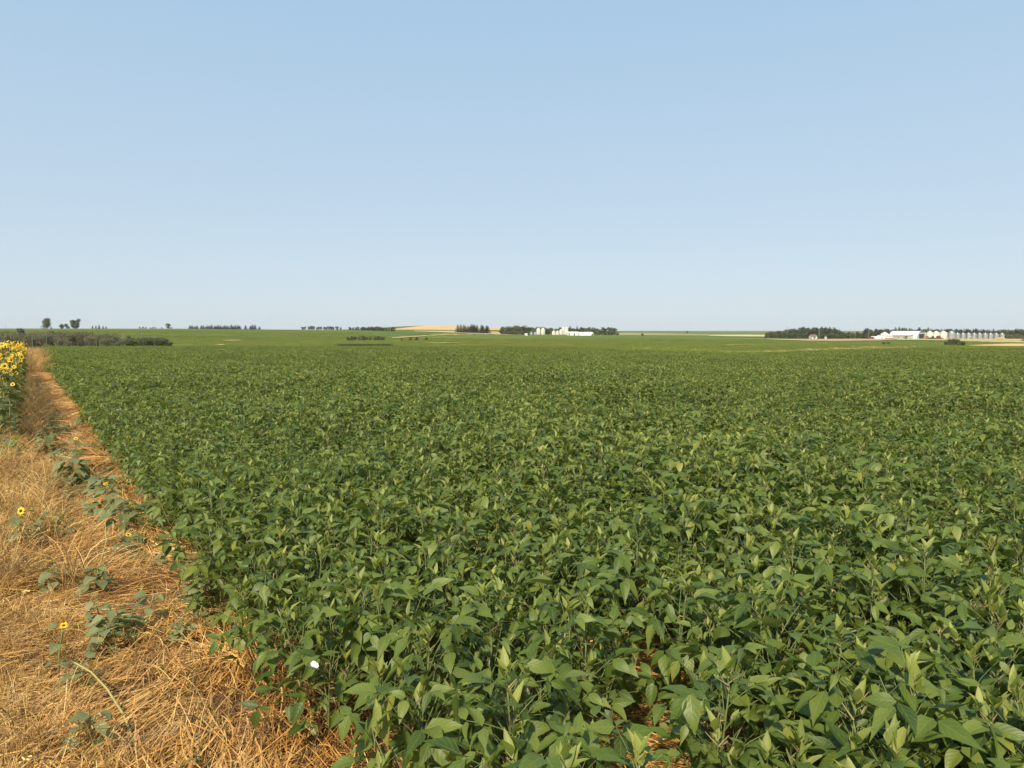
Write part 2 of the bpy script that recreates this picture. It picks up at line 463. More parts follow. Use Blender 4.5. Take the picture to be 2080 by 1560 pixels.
def link(name, data, parent=None, mx=None, loc=None):
    o = bpy.data.objects.new(name, data)
    COL.objects.link(o)
    if parent is not None: o.parent = parent
    if mx is not None: o.matrix_basis = mx
    if loc is not None: o.location = loc
    return o
def tag(o, label, cat=None, group=None, kind=None):
    o['label'] = label
    if cat: o['category'] = cat
    if group: o['group'] = group
    if kind: o['kind'] = kind
    return o
def thing(name, label, cat, loc=(0, 0, 0), rotz=0.0, group=None, scale=1.0):
    o = link(name, None, loc=loc)
    o.rotation_euler = (0, 0, rotz)
    o.scale = (scale,) * 3 if not isinstance(scale, tuple) else scale
    o.empty_display_size = 0.2
    return tag(o, label, cat, group)
def part(name, mb, mats, parent, smooth=False, mx=None):
    return link(name, mb if isinstance(mb, bpy.types.Mesh) else mb.mesh(name, mats, smooth), parent, mx)

# ------------------------------------------------------------------ scatter (uncountable stuff)
def scatter(name, label, pts, rots, scl, idx, meshes, cat=None):
    src = bpy.data.collections.new(name + '_pieces')
    for i, me in enumerate(meshes):
        src.objects.link(bpy.data.objects.new('%s_piece_%02d' % (name, i), me))
    me = bpy.data.meshes.new(name)
    me.vertices.add(len(pts))
    me.vertices.foreach_set('co', np.asarray(pts, np.float32).ravel())
    for nm, ty, dat in (('rot', 'FLOAT_VECTOR', rots), ('scl', 'FLOAT_VECTOR', scl), ('idx', 'INT', idx)):
        a = me.attributes.new(nm, ty, 'POINT')
        if ty == 'INT': a.data.foreach_set('value', np.asarray(dat, np.int32))
        else: a.data.foreach_set('vector', np.asarray(dat, np.float32).ravel())
    o = link(name, me)
    ng = bpy.data.node_groups.new(name + '_scatter', 'GeometryNodeTree')
    ng.interface.new_socket('Geometry', in_out='INPUT', socket_type='NodeSocketGeometry')
    ng.interface.new_socket('Geometry', in_out='OUTPUT', socket_type='NodeSocketGeometry')
    gi = ng.nodes.new('NodeGroupInput'); go = ng.nodes.new('NodeGroupOutput')
    iop = ng.nodes.new('GeometryNodeInstanceOnPoints')
    ci = ng.nodes.new('GeometryNodeCollectionInfo')
    ci.inputs['Collection'].default_value = src
    ci.inputs['Separate Children'].default_value = True
    ci.inputs['Reset Children'].default_value = True
    def na(nm, ty):
        x = ng.nodes.new('GeometryNodeInputNamedAttribute'); x.data_type = ty
        x.inputs['Name'].default_value = nm
        return [s for s in x.outputs if s.enabled and s.name == 'Attribute'][0]
    iop.inputs['Pick Instance'].default_value = True
    ng.links.new(gi.outputs[0], iop.inputs['Points'])
    ng.links.new(ci.outputs[0], iop.inputs['Instance'])
    ng.links.new(na('idx', 'INT'), iop.inputs['Instance Index'])
    ng.links.new(na('rot', 'FLOAT_VECTOR'), iop.inputs['Rotation'])
    ng.links.new(na('scl', 'FLOAT_VECTOR'), iop.inputs['Scale'])
    ng.links.new(iop.outputs[0], go.inputs[0])
    md = o.modifiers.new('scatter', 'NODES'); md.node_group = ng
    tag(o, label, cat, None, 'stuff')
    return o

def value_noise(seed):
    r = np.random.RandomState(seed)
    t = r.rand(256, 256)
    def f(x, y):
        x = np.asarray(x, float); y = np.asarray(y, float)
        xi = np.floor(x).astype(int); yi = np.floor(y).astype(int)
        fx = x - xi; fy = y - yi
        fx = fx * fx * (3 - 2 * fx); fy = fy * fy * (3 - 2 * fy)
        a = t[xi % 256, yi % 256]; b = t[(xi + 1) % 256, yi % 256]
        c = t[xi % 256, (yi + 1) % 256]; d = t[(xi + 1) % 256, (yi + 1) % 256]
        return (a * (1 - fx) + b * fx) * (1 - fy) + (c * (1 - fx) + d * fx) * fy
    return f
N1, N2, N3 = value_noise(1), value_noise(2), value_noise(3)

# ================================================================== LAND
GROWS = np.concatenate([np.linspace(-40, 12, 14), np.exp(np.linspace(math.log(13), math.log(8900), 190))])
def land_sheet(name, mat, rows, cols, off=0.0, half=None):
    W = lambda y: 70 + 1.35 * max(y, 0)
    verts, faces = [], []
    for y in rows:
        w = W(y)
        x = np.array(cols) * w
        z = ground_z(x, np.full(len(x), y)) + off
        verts += [(float(a), float(y), float(b)) for a, b in zip(x, z)]
    nc = len(cols)
    for i in range(len(rows) - 1):
        for j in range(nc - 1):
            faces.append((i * nc + j, i * nc + j + 1, (i + 1) * nc + j + 1, (i + 1) * nc + j))
    mb = MB(); mb.add(verts, faces)
    o = link(name, mb.mesh(name, [mat], True))
    return o
cols = list(np.linspace(-1, 1, 161))
g0 = land_sheet('ground', M['far_crop'], GROWS, cols)
tag(g0, 'rolling green crop land reaching the horizon', None, None, 'structure')
g1 = land_sheet('field_soil', M['soil'], [y for y in GROWS if y < 80], cols, 0.03)
tag(g1, 'strawy brown soil under the crop and the dry strip', None, None, 'structure')

def patch(name, label, mat, spans, off=0.35, seg=24, kind='structure', wob=0.0, taper=False):
    """a field laid over the land; spans = (column, near row, far row) in order"""
    us = [s[0] for s in spans]
    verts, faces, K = [], [], 8
    uu = np.linspace(us[0], us[-1], seg)
    for i, u in enumerate(uu):
        vn = np.interp(u, us, [s[1] for s in spans]) + wob * (N1(u * 0.11, 3.3) - 0.5)
        vf = np.interp(u, us, [s[2] for s in spans]) + wob * (N2(u * 0.13, 8.1) - 0.5)
        if taper:
            e = math.sin(math.pi * i / (seg - 1)) ** 0.6 * (0.35 + 0.9 * N3(u * 0.35, 1.7)); mid_ = (vn + vf) / 2
            vn, vf = mid_ + (vn - mid_) * e, mid_ + (vf - mid_) * e
        y0 = depth_at(u, vn, PATCH_LO, PATCH_HI); y1 = max(depth_at(u, vf, PATCH_LO, PATCH_HI), y0 + 0.5)
        for k in range(K):
            y = y0 + (y1 - y0) * k / (K - 1)
            x = col_ratio(u, 690) * y
            verts.append((x, y, gz(x, y) + off))
    vy = np.array(verts)[:, 1].reshape(seg, K)
    if mat not in (M['lush_crop'],): PATCHES.append((np.array([col_ratio(u, 690) for u in uu]), vy[:, 0], vy[:, -1]))
    for i in range(seg - 1):
        for k in range(K - 1):
            faces.append((i * K + k, (i + 1) * K + k, (i + 1) * K + k + 1, i * K + k + 1))
    mb = MB(); mb.add(verts, faces)
    return tag(link(name, mb.mesh(name, [mat], True)), label, None, None, kind)
PATCH_LO, PATCH_HI = 1500, 2500
PATCHES = []
patch('wheat_field', 'golden ripe wheat field on the far hill', M['wheat'], [(792, 671, 670), (840, 671, 664), (885, 671, 660.2), (960, 671, 662.3), (1000, 671, 665), (1030, 671, 667)], 0.8, 40)
PATCH_LO, PATCH_HI = 235, 1500
patch('dry_pasture', 'pale dry pasture below the wheat hill', M['tan_grass'], [(842, 673.2, 671.8), (880, 674.5, 672), (960, 678, 672.5), (1025, 679.5, 673)], 0.4, 30)
patch('farm_track', 'pale grassy track curving through the green fields', M['tan_grass'], [(796, 688.5, 687), (850, 684.2, 682.6), (905, 680.7, 679.3), (960, 679.8, 678.8), (1060, 681.4, 680.6)], 0.4, 50, wob=1.0)
patch('barley_field', 'pale yellow barley field beyond the green crop', M['pale_field'], [(1440, 682.4, 681.4), (1480, 683.4, 680.2), (1556, 684.2, 680)], 0.4, 24)
patch('pasture', 'olive brown pasture along the horizon', M['olive'], [(1258, 681.5, 676), (1330, 681.5, 675.5), (1440, 682.0, 678.5), (1475, 681.8, 680)], 0.3, 24)
patch('fallow_soil', 'strip of bare pinkish fallow soil before the farmyard', M['bare_soil'], [(1560, 690.0, 689.2), (1640, 692.6, 689.3), (1700, 693.0, 688.8), (1790, 692.0, 688.4), (1822, 690.0, 688.8)], 0.3, 30)
patch('farmyard_ground', 'dry pale grass apron in front of the steel bins', M['tan_grass'], [(1822, 690.6, 688.2), (1880, 691, 687.6), (1950, 693, 687.5), (2020, 695.5, 687.5), (2120, 697, 688)], 0.3, 30, wob=1.0)
patch('stubble_field', 'golden stubble slope beside the large round bush', M['wheat'], [(1952, 705.0, 704), (1990, 705.2, 701.5), (2040, 706, 699), (2140, 707, 698)], 0.3, 30, wob=1.0)
patch('lush_field', 'dark lush soybean field below the steel bins', M['lush_crop'], [(1500, 698, 697.6), (1560, 702, 694), (1700, 705.5, 693.4), (1800, 705, 692), (1900, 702, 691.5), (1960, 701, 693.5), (2060, 699, 696.6)], 0.2, 40)
patch('ridge_field', 'smooth green field climbing to the ridge', M['lush_crop'], [(-150, 676, 673), (100, 678, 672), (330, 682, 672), (500, 684.5, 671), (700, 685, 673), (800, 682, 674.5), (880, 679, 676)], 0.2, 40, wob=1.5)
def strips():
    for k, (lab, sp) in enumerate([
        ('cream band of dry grass beyond the low shrubs', [(770, 711.0, 709.8), (850, 710.4, 708.6), (896, 710, 709)]),
        ('thin pale grass streak beside the slough', [(858, 699.2, 698.3), (900, 699.0, 697.7), (945, 698.8, 698.2)]),
        ('short bleached grass streak near the crop edge', [(908, 708.2, 707.2), (936, 708.0, 706.6)]),
        ('pale grass streak below the ridge field', [(452, 693.6, 692.4), (490, 693.4, 691.4)]),
        ('bleached grass spot at the foot of the ridge', [(438, 703.5, 702.2), (456, 703.4, 701.6)]),
        ('pale mown line across the middle field', [(1470, 703.6, 702.6), (1535, 703.4, 702.2)]),
    ]):
        patch('grass_strip', lab, M['tan_grass'], sp, 0.45, 30, wob=0.9, taper=True)
strips()
PATCH_LO, PATCH_HI = 84, 500
patch('grass_verge', 'winding pale grass verge along the far edge of the crop', M['tan_grass'],
      [(1262, 711.0, 709.6), (1330, 712.6, 711), (1400, 715.4, 713.8), (1480, 718.0, 716.6), (1550, 718.4, 717.2), (1640, 714.6, 713.4), (1700, 710.6, 709), (1760, 708.6, 706.8), (1840, 708, 706), (1955, 707.4, 705.6)], 0.12, 160, wob=1.8, taper=True)

# ================================================================== SOYBEANS
def leaflet_mb(L, W, fold, droop, rng, na=6, mat=0, tint=0.5, acute=0.95, start=0.5, wave=0.05, side=2):
    """one leaflet: base at the origin, tip towards +Y, upper face +Z"""
    mb = MB(); verts, uvs = [], []
    norm = (start / (start + acute)) ** start * (acute / (start + acute)) ** acute
    y = z = 0.0; ang = 0.0; ph = rng.uniform(0, 6.28)
    ts = [i / na for i in range(na + 1)]
    spine = []
    for i, t in enumerate(ts):
        spine.append((y, z, ang))
        step = L / na
        ang = droop * (t + 0.5 / na) ** 1.3
        y += math.cos(ang) * step; z -= math.sin(ang) * step
    cols_ = ([-1, 0, 1] if side == 1 else [-1, -0.55, 0, 0.55, 1])
    ring = []
    for i, t in enumerate(ts):
        w = W * 0.5 * (max(t, 1e-4) ** start * max(1 - t, 0) ** acute) / norm
        y, z, a = spine[i]
        if i == 0 or i == na:
            ring.append([len(verts)]); verts.append((0, y, z)); uvs.append((0.5, t)); continue
        r = []
        for c in cols_:
            lift = abs(c) * w * math.tan(fold) * (1 - 0.35 * abs(c)) + wave * w * math.sin(ph + t * 11 + c * 2.0) * abs(c)
            r.append(len(verts))
            verts.append((c * w, y + lift * math.sin(a) * 0.3, z + lift * math.cos(a)))
            uvs.append((0.5 + 0.5 * c, t))
        ring.append(r)
    faces = []
    for i in range(na):
        a, b = ring[i], ring[i + 1]
        if len(a) == 1:
            for j in range(len(b) - 1): faces.append((a[0], b[j + 1], b[j]))
        elif len(b) == 1:
            for j in range(len(a) - 1): faces.append((a[j], a[j + 1], b[0]))
        else:
            for j in range(len(a) - 1): faces.append((a[j], a[j + 1], b[j + 1], b[j]))
    mb.add(verts, faces, mat, uvs, tint)
    return mb

def rot(z=0, x=0, y=0):
    return Matrix.Rotation(z, 4, 'Z') @ Matrix.Rotation(x, 4, 'X') @ Matrix.Rotation(y, 4, 'Y')

SOY_MATS = [M['soy'], M['soy_stalk'], M['soy_young'], M['soy_pod']]
class LeafVar: pass
def make_leaf(rng, lod):
    lv = LeafVar()
    plen = rng.uniform(0.10, 0.21); elev = R(rng.uniform(38, 66))
    path = []; y = z = 0.0; e = elev + R(8)
    for i in range(4):
        path.append((0, y, z)); y += math.cos(e) * plen / 3; z += math.sin(e) * plen / 3; e -= R(9)
    lv.petiole = MB(); lv.petiole.tube(path, [0.0021, 0.0016, 0.0014, 0.0013], 3 if lod else 4, 1, cap=False)
    P = Vector(path[-1])
    lv.leaflets = []
    size = rng.uniform(0.62, 0.98)
    specs = [(rng.uniform(-22, 22), rng.uniform(-40, 42), 0.014, 1.0), (rng.uniform(45, 92), rng.uniform(-32, 45), 0.003, 0.92), (-rng.uniform(45, 92), rng.uniform(-32, 45), 0.003, 0.92)]
    for yaw, dr, gap, k in specs:
        L = rng.uniform(0.078, 0.112) * size * k; L *= 1.08; W = L * rng.uniform(0.36, 0.50)
        m = leaflet_mb(L, W, R(rng.uniform(8, 38)), R(rng.uniform(4, 42)), rng, na=3 if lod == 2 else (4 if lod == 1 else 6),
                       side=1 if lod else 2, tint=rng.random(), acute=rng.uniform(1.15, 1.75), start=rng.uniform(0.5, 0.72), wave=0.10)
        mx = Matrix.Translation(P) @ rot(R(yaw), -R(dr), R(rng.uniform(-45, 45))) @ Matrix.Translation((0, gap, 0))
        lv.leaflets.append((m, mx))
    lv.joined = MB(); lv.joined.join(lv.petiole)
    for m, mx in lv.leaflets: lv.joined.join(m, mx)
    return lv
def make_tip(rng):
    """folded young leaves and pale flower stalks at a shoot's end"""
    mb = MB()
    for k in range(rng.randint(4, 7)):
        L = rng.uniform(0.04, 0.085)
        lf = leaflet_mb(L, L * rng.uniform(0.25, 0.42), R(rng.uniform(30, 55)), R(rng.uniform(-15, 25)), rng, na=4, side=1, mat=2, tint=rng.random(), acute=1.1)
        b = Vector((rng.uniform(-.01, .01), rng.uniform(-.01, .01), rng.uniform(0.01, 0.05)))
        mb.join(lf, Matrix.Translation(b) @ rot(rng.uniform(0, 6.28), R(rng.uniform(40, 80))))
    mb.tube([(0, 0, -0.03), (0.003, 0, 0.05)], [0.003, 0.0012], 3, 1, cap=False)
    for k in range(rng.randint(2, 5)):
        a = rng.uniform(0, 6.28); e = rng.uniform(0.6, 1.3); l = rng.uniform(0.02, 0.05)
        p = Vector((0, 0, rng.uniform(-0.02, 0.03)))
        mb.tube([p, p + Vector((math.cos(a) * math.cos(e), math.sin(a) * math.cos(e), math.sin(e))) * l], [0.0028, 0.0012], 3, 3, cap=False)
    return mb
srng = random.Random(11)
LEAVES = [make_leaf(srng, 0) for _ in range(14)]
TIPS = [make_tip(srng) for _ in range(6)]
srng = random.Random(11)
LEAVES1 = [make_leaf(srng, 1) for _ in range(14)]
LEAVES2 = [make_leaf(srng, 2) for _ in range(10)]
for lv in LEAVES:
    lv.mesh = lv.joined.mesh('soybean_leaf', SOY_MATS)
    lv.pmesh = lv.petiole.mesh('soybean_petiole', SOY_MATS)
    lv.lmesh = [(m.mesh('soybean_leaflet', SOY_MATS), mx) for m, mx in lv.leaflets]
TIP_MESH = [t.mesh('soybean_shoot_tip', SOY_MATS) for t in TIPS]

def make_plant(rng):
    """stem path + a list of leaves and tips with their places"""
    pl = LeafVar(); H = rng.uniform(0.50, 0.62)
    lean = (rng.uniform(-.05, .05), rng.uniform(-.05, .05))
    pos = lambda t: Vector((lean[0] * t * t, lean[1] * t * t, H * t))
    pl.stem = MB(); pl.stem.tube([pos(i / 5) for i in range(6)], [0.0048 - 0.0028 * i / 5 for i in range(6)], 5, 1)
    pl.leaves, pl.tips = [], []
    az = rng.uniform(0, 6.28)
    for i in range(24):
        t = 0.12 + 0.85 * i / 23
        az += R(rng.uniform(115, 165))
        sc = 0.85 + 0.3 * math.sin(math.pi * min(1, t * 0.95)) if t < 0.85 else rng.uniform(0.62, 0.85)
        tilt = R(rng.uniform(-26, -6)) if t < 0.45 else R(rng.uniform(-14, 12))
        mx = Matrix.Translation(pos(t)) @ rot(az, tilt, R(rng.uniform(-12, 12))) @ Matrix.Diagonal((sc, sc, sc, 1))
        pl.leaves.append((rng.randrange(14), mx))
    pl.tips.append((rng.randrange(6), Matrix.Translation(pos(1.0)) @ rot(rng.uniform(0, 6.28), rng.uniform(-.2, .2))))
    for b in range(3):
        t0 = rng.uniform(0.1, 0.35); a = rng.uniform(0, 6.28); l = rng.uniform(0.26, 0.38); e = R(rng.uniform(58, 76))
        d = Vector((math.cos(a) * math.cos(e), math.sin(a) * math.cos(e), math.sin(e)))
        p0 = pos(t0)
        pl.stem.tube([p0, p0 + d * l * 0.5 + Vector((0, 0, 0.01)), p0 + d * l + Vector((0, 0, 0.03))], [0.0032, 0.0026, 0.0016], 4, 1)
        for k in range(4):
            q = p0 + d * l * (0.40 + 0.2 * k)
            sc = rng.uniform(0.7, 1.0)
            pl.leaves.append((rng.randrange(14), Matrix.Translation(q) @ rot(a - math.pi / 2 + R(rng.uniform(-110, 110)), R(rng.uniform(-20, 10)), R(rng.uniform(-12, 12))) @ Matrix.Diagonal((sc, sc, sc, 1))))
        if b < 3:
            pl.tips.append((rng.randrange(6), Matrix.Translation(p0 + d * l + Vector((0, 0, 0.03))) @ rot(rng.uniform(0, 6.28), rng.uniform(-.3, .3))))
    # pods on the stem
    for k in range(rng.randint(4, 8)):
        p = pos(rng.uniform(0.3, 0.9)); a = rng.uniform(0, 6.28)
        o = Vector((math.cos(a), math.sin(a), 0))
        pl.stem.tube([p, p + o * 0.018 + Vector((0, 0, .004)), p + o * 0.026 + Vector((0, 0, -0.028))], [0.0018, 0.0045, 0.0016], 3, 3, cap=False)
    return pl
PLANTS = [make_plant(srng) for _ in range(9)]
for pl in PLANTS:
    pl.stem_mesh = pl.stem.mesh('soybean_stem', SOY_MATS)
def plant_joined(pl, leaves, name, keep=1.0, rng=srng, big=1.0):
    mb = MB(); mb.join(pl.stem)
    for k, (i, mx) in enumerate(pl.leaves):
        if rng.random() > keep: continue
        mb.join(leaves[i % len(leaves)].joined, mx @ Matrix.Diagonal((big, big, big, 1)))
        n = len(leaves[i % len(leaves)].joined.f)
        d = rng.uniform(-0.3, 0.3)
        mb.t[-n:] = [min(1, max(0, x + d)) for x in mb.t[-n:]]
    for i, mx in pl.tips: mb.join(TIPS[i], mx)
    return mb
FULL = [plant_joined(pl, LEAVES1, 'full') for pl in PLANTS]
FULL_MESH = [mb.mesh('soybean_bush', SOY_MATS) for mb in FULL]
def far_clump(rng, mats=SOY_MATS):
    """a square metre and a half of crop for the far part of the field"""
    mb = MB()
    for k in range(22):
        pl = PLANTS[rng.randrange(9)]
        m = MB()
        for i, mx in pl.leaves:
            if mx.translation.z < 0.28: continue
            m.join(LEAVES2[i % 10].joined, mx, tint=rng.random())
        for i, mx in pl.tips: m.join(TIPS[i], mx)
        s = rng.uniform(0.88, 1.12)
        a = rng.uniform(0, 6.28); r = 0.78 * math.sqrt(rng.random())
        mb.join(m, Matrix.Translation((r * math.cos(a), r * math.sin(a), 0)) @ Matrix.Rotation(rng.uniform(0, 6.28), 4, 'Z') @ Matrix.Diagonal((s, s, s, 1)))
    return mb.mesh('soybean_clump', mats)
CLUMP_MESH = [far_clump(srng) for _ in range(5)]
M['soy_far'] = leaf_mat('far_soybean_leaf', (0.095, 0.130, 0.012), (0.185, 0.225, 0.022), (0.29, 0.305, 0.042), trans=0.33, rough=0.5, veins=0, spec=0.3)
FAR_CLUMPS = [far_clump(srng, [M['soy_far'], M['soy_stalk'], M['soy_young'], M['soy_pod']]) for _ in range(4)]

# positions: jittered grid along the sowing rows, which run with the strip
pos_list = []
ROW, STEP = 0.25, 0.235
nr = np.random.RandomState(5)
for i in range(-10, 440):
    for j in range(0, 440):
        lat = SOY_EDGE + 0.10 + i * ROW if i >= 0 else None
        if lat is None: continue
        s = -2.0 + j * STEP
        lt = lat + nr.uniform(-0.08, 0.08); sj = s + nr.uniform(-0.12, 0.12)
        x, y = lane_xy(sj, lt)
        if y < 0.9 or y > 27 or abs(x) > 0.72 * y + 2.6: continue
        if x * x + y * y < 1.2: continue
        if i == 0 and N3(sj * 0.9, 7.7) < 0.22: continue            # ragged edge
        pos_list.append((x, y, lt))
pos_arr = np.array(pos_list)
BARE = [(on_flat(1298, 1550, hh)[:2], 0.15) for hh in (0.0, 0.15, 0.3, 0.45)]      # small gaps where the straw shows
keepm = np.ones(len(pos_arr), bool)
for (bx, by), br in BARE:
    keepm &= (pos_arr[:, 0] - bx) ** 2 + (pos_arr[:, 1] - by) ** 2 > br * br
pos_arr = pos_arr[keepm]
def in_frame(x, y, z, m=40):
    d = Vector((x, y, z - EYE))
    yy = d.y * math.cos(PITCH) - d.z * math.sin(PITCH)
    zz = d.y * math.sin(PITCH) + d.z * math.cos(PITCH)
    u = UC + F * d.x / yy; v = VC - F * zz / yy
    return -m < u < 2080 + m and -m < v < 1560 + m
order = np.argsort(pos_arr[:, 0] ** 2 + pos_arr[:, 1] ** 2)
single, rest = [], []
for k in order:
    x, y, lt = pos_arr[k]
    if len(single) < 300 and in_frame(x, y, 0.55, 60): single.append(k)
    else: rest.append(k)
def plant_scale(x, y):
    return 0.68 + 0.32 * N1(x * 0.55 + 40, y * 0.55 + 40) + 0.16 * N2(x * 1.7, y * 1.7)
EDGE_LABEL = 'leafy green soybean plant at the crop edge, leaning over the straw strip'
MID_LABEL = 'leafy green soybean plant standing close among its neighbours in the dense crop'
prng = random.Random(21)
BFLY = on_flat(637, 1358, 0.50)
bfly_best = None
for n, k in enumerate(single):
    x, y, lt = pos_arr[k]
    edge = lt < SOY_EDGE + 0.30
    sc = plant_scale(x, y) * prng.uniform(0.88, 1.12)
    second = SOY_EDGE + 0.30 <= lt < SOY_EDGE + 0.57
    gap = min((x - b[0][0]) ** 2 + (y - b[0][1]) ** 2 for b in BARE) < 0.52 ** 2
    near_bf = edge and (x - BFLY[0]) ** 2 + (y - BFLY[1]) ** 2 < 0.30 ** 2
    lab, grp = MID_LABEL, 'soybean plants inside the near crop'
    if gap: lab, grp = 'leafy soybean plant standing around the bare straw gap inside the crop', 'soybean plants around the bare gap'
    elif near_bf: lab, grp = 'leafy soybean plant beside the white butterfly at the crop edge', 'soybean plants beside the butterfly'
    elif edge: lab, grp = EDGE_LABEL, 'soybean plants along the edge of the crop'
    elif second and 0.78 <= sc <= 1.02: lab, grp = 'leafy green soybean plant just behind the outermost row of the crop', 'soybean plants in the second row'
    elif sc > 1.02: lab, grp = 'tall soybean plant rising above its neighbours in the dense crop', 'tall soybean plants'
    elif sc < 0.78: lab, grp = 'short soybean plant sunk between taller plants in the dense crop', 'short soybean plants'
    root = thing('soybean_plant', lab, 'soybean plant', (x, y, 0.03), prng.uniform(0, 6.28), grp, sc)
    pl = PLANTS[prng.randrange(9)]
    link('stem', pl.stem_mesh, root)
    bd = (x - BFLY[0]) ** 2 + (y - BFLY[1]) ** 2
    if edge and (bfly_best is None or bd < bfly_best[0]): bfly_best = (bd, root, x, y)
    for i, mx in pl.leaves:
        lv = LEAVES[i]
        mj = mx @ rot(R(prng.uniform(-20, 20)), R(prng.uniform(-9, 9)), R(prng.uniform(-9, 9)))
        if n < 40:
            lf = link('leaf', lv.pmesh, root, mj)
            for lm, lmx in lv.lmesh:
                link('leaflet', lm, lf, lmx @ rot(0, R(prng.uniform(-12, 12)), R(prng.uniform(-12, 12))))
        else:
            link('leaf', lv.mesh, root, mj)
    for i, mx in pl.tips:
        link('shoot_tip', TIP_MESH[i], root, mx)
P, Ro, S, I = [], [], [], []
for k in rest:
    x, y, lt = pos_arr[k]
    sc = plant_scale(x, y) * prng.uniform(0.92, 1.08)
    P.append((x, y, gz(x, y) + 0.03)); Ro.append((prng.uniform(-.06, .06), prng.uniform(-.06, .06), prng.uniform(0, 6.28))); S.append((sc, sc, sc)); I.append(prng.randrange(9))
print('soy singles', len(single), 'rest', len(rest))
for _y in np.arange(26.2, 112, 0.92):
    hw = 0.74 * _y + 3
    for _x in np.arange(-hw, hw, 0.92):
        x = _x + nr.uniform(-0.3, 0.3); y = _y + nr.uniform(-0.3, 0.3)
        s_, lt = lane_sl(x, y)
        if lt < SOY_EDGE + 0.45: continue
        a_ = x / y
        w_ = min(1.0, max(0.0, (a_ - 0.07) / 0.10)); yend = 104 - 23 * w_ * w_ * (3 - 2 * w_)
        if y > yend + 2.5 * N2(x * 0.08, 2.2): continue
        sc = 0.80 + 0.28 * N1(x * 0.55 + 40, y * 0.55 + 40)
        P.append((x, y, gz(x, y) + 0.0)); Ro.append((0, 0, prng.uniform(0, 6.28))); S.append((1.0, 1.0, sc)); I.append(9 + prng.randrange(5))
scatter('soybean_crop', 'dense green soybean crop filling the field behind the nearest plants', P, Ro, S, I, FULL_MESH + CLUMP_MESH)
print('soy instances', len(P))
# the crop beyond the dip: the same canopy, in broad clumps
P, Ro, S, I = [], [], [], []
def on_patch(x, y):
    a = x / y
    for pa, p0, p1 in PATCHES:
        if pa[0] <= a <= pa[-1]:
            lo, hi = np.interp(a, pa, p0), np.interp(a, pa, p1)
            if lo - 7 < y < hi + 2: return True
    return False
_y = 104.0
while _y < 760:
    k_ = 2.2 if _y < 200 else (3.2 if _y < 420 else 4.6)
    hw = 0.75 * _y + 4
    for _x in np.arange(-hw, hw, k_ * 1.05):
        x = _x + nr.uniform(-0.4, 0.4) * k_; y = _y + nr.uniform(-0.4, 0.4) * k_
        a_ = x / y
        if a_ < -0.44 and y < 300: continue                       # the slough lies here
        if y > 560 and a_ > -0.2: continue
        if a_ < 0.05 and y < 165: continue                        # out of sight behind the crest
        if on_patch(x, y): continue
        sc = 0.55 + 0.5 * N1(x * 0.06, y * 0.06)
        P.append((x, y, gz(x, y) - 0.25)); Ro.append((0, 0, prng.uniform(0, 6.28))); S.append((k_, k_, sc)); I.append(prng.randrange(4))
    _y += k_ * 1.15
scatter('far_soybean_crop', 'green crop canopy on the rolling fields beyond the dip', P, Ro, S, I, FAR_CLUMPS)
print('far clumps', len(P))

# ================================================================== STRAW STRIP
def ribbon(mb, path, w, up, mat, tint):
    verts = []
    n = len(path)
    for i, p in enumerate(path):
        d = (path[min(i + 1, n - 1)] - path[max(i - 1, 0)]).normalized()
        a = d.cross(up)
        if a.length < 1e-3: a = Vector((1, 0, 0))
        a = a.normalized() * w * (1.0 if i < n - 1 else 0.5)
        verts += [p - a, p + a]
    mb.add(verts, [(2 * i, 2 * i + 1, 2 * i + 3, 2 * i + 2) for i in range(n - 1)], mat, tint=tint)
def straw_mat_clump(rng, n, length, spread, dirspread, lift, width):
    mb = MB()
    for k in range(n):
        a = rng.gauss(0, dirspread); L = length * rng.uniform(0.4, 1.2)
        p = Vector((rng.gauss(0, spread * 0.5), rng.gauss(0, spread * 0.5), rng.uniform(0.0, lift)))
        el = rng.gauss(0.05, 0.16); curl = rng.gauss(0, 0.5)
        p = p - Vector((math.cos(a), math.sin(a), 0)) * L * 0.5
        path = [p.copy()]
        for i in range(4):
            p = p + Vector((math.cos(a) * math.cos(el), math.sin(a) * math.cos(el), math.sin(el))) * L / 4
            p.z = max(p.z, 0.002)
            path.append(p.copy()); a += curl * 0.25; el -= 0.06
        up = Vector((rng.gauss(0, .5), rng.gauss(0, .5), 1)).normalized()
        ribbon(mb, path, width * (rng.uniform(0.5, 1.1) if rng.random() < 0.85 else rng.uniform(1.2, 1.9)), up, 0, rng.random())
    return mb
def tuft(rng, n, h, spread, mat=0, lean=0.5, width=0.0016, heads=0.3):
    mb = MB()
    for k in range(n):
        az = rng.uniform(0, 6.28); L = h * rng.uniform(0.45, 1.1)
        p = Vector((rng.gauss(0, spread), rng.gauss(0, spread), 0))
        e = math.pi / 2 - abs(rng.gauss(0, lean)); bend = rng.uniform(0.05, 0.4)
        path = [p.copy()]
        for i in range(5):
            p = p + Vector((math.cos(az) * math.cos(e), math.sin(az) * math.cos(e), math.sin(e))) * L / 5
            p.z = max(p.z, 0.004); path.append(p.copy()); e -= bend * (0.3 + 0.35 * i)
        t = rng.random()
        ribbon(mb, path, width * rng.uniform(0.6, 1.3), Vector((math.sin(az) + rng.gauss(0, .6), rng.gauss(0, 1), 0.4)).normalized(), mat, t)
        if rng.random() < heads:               # oat-like seed head
            for q in range(7):
                b = path[-1] + (path[-2] - path[-1]) * rng.uniform(-0.2, 1.5)
                d = Vector((rng.gauss(0, 1), rng.gauss(0, 1), rng.gauss(-0.2, 0.6))).normalized() * rng.uniform(0.008, 0.018)
                ribbon(mb, [b, b + d * 0.5, b + d], width * 1.4, Vector((0.3, 0.2, 1)), mat, min(0.8, t + 0.15))
    return mb
grng = random.Random(31)
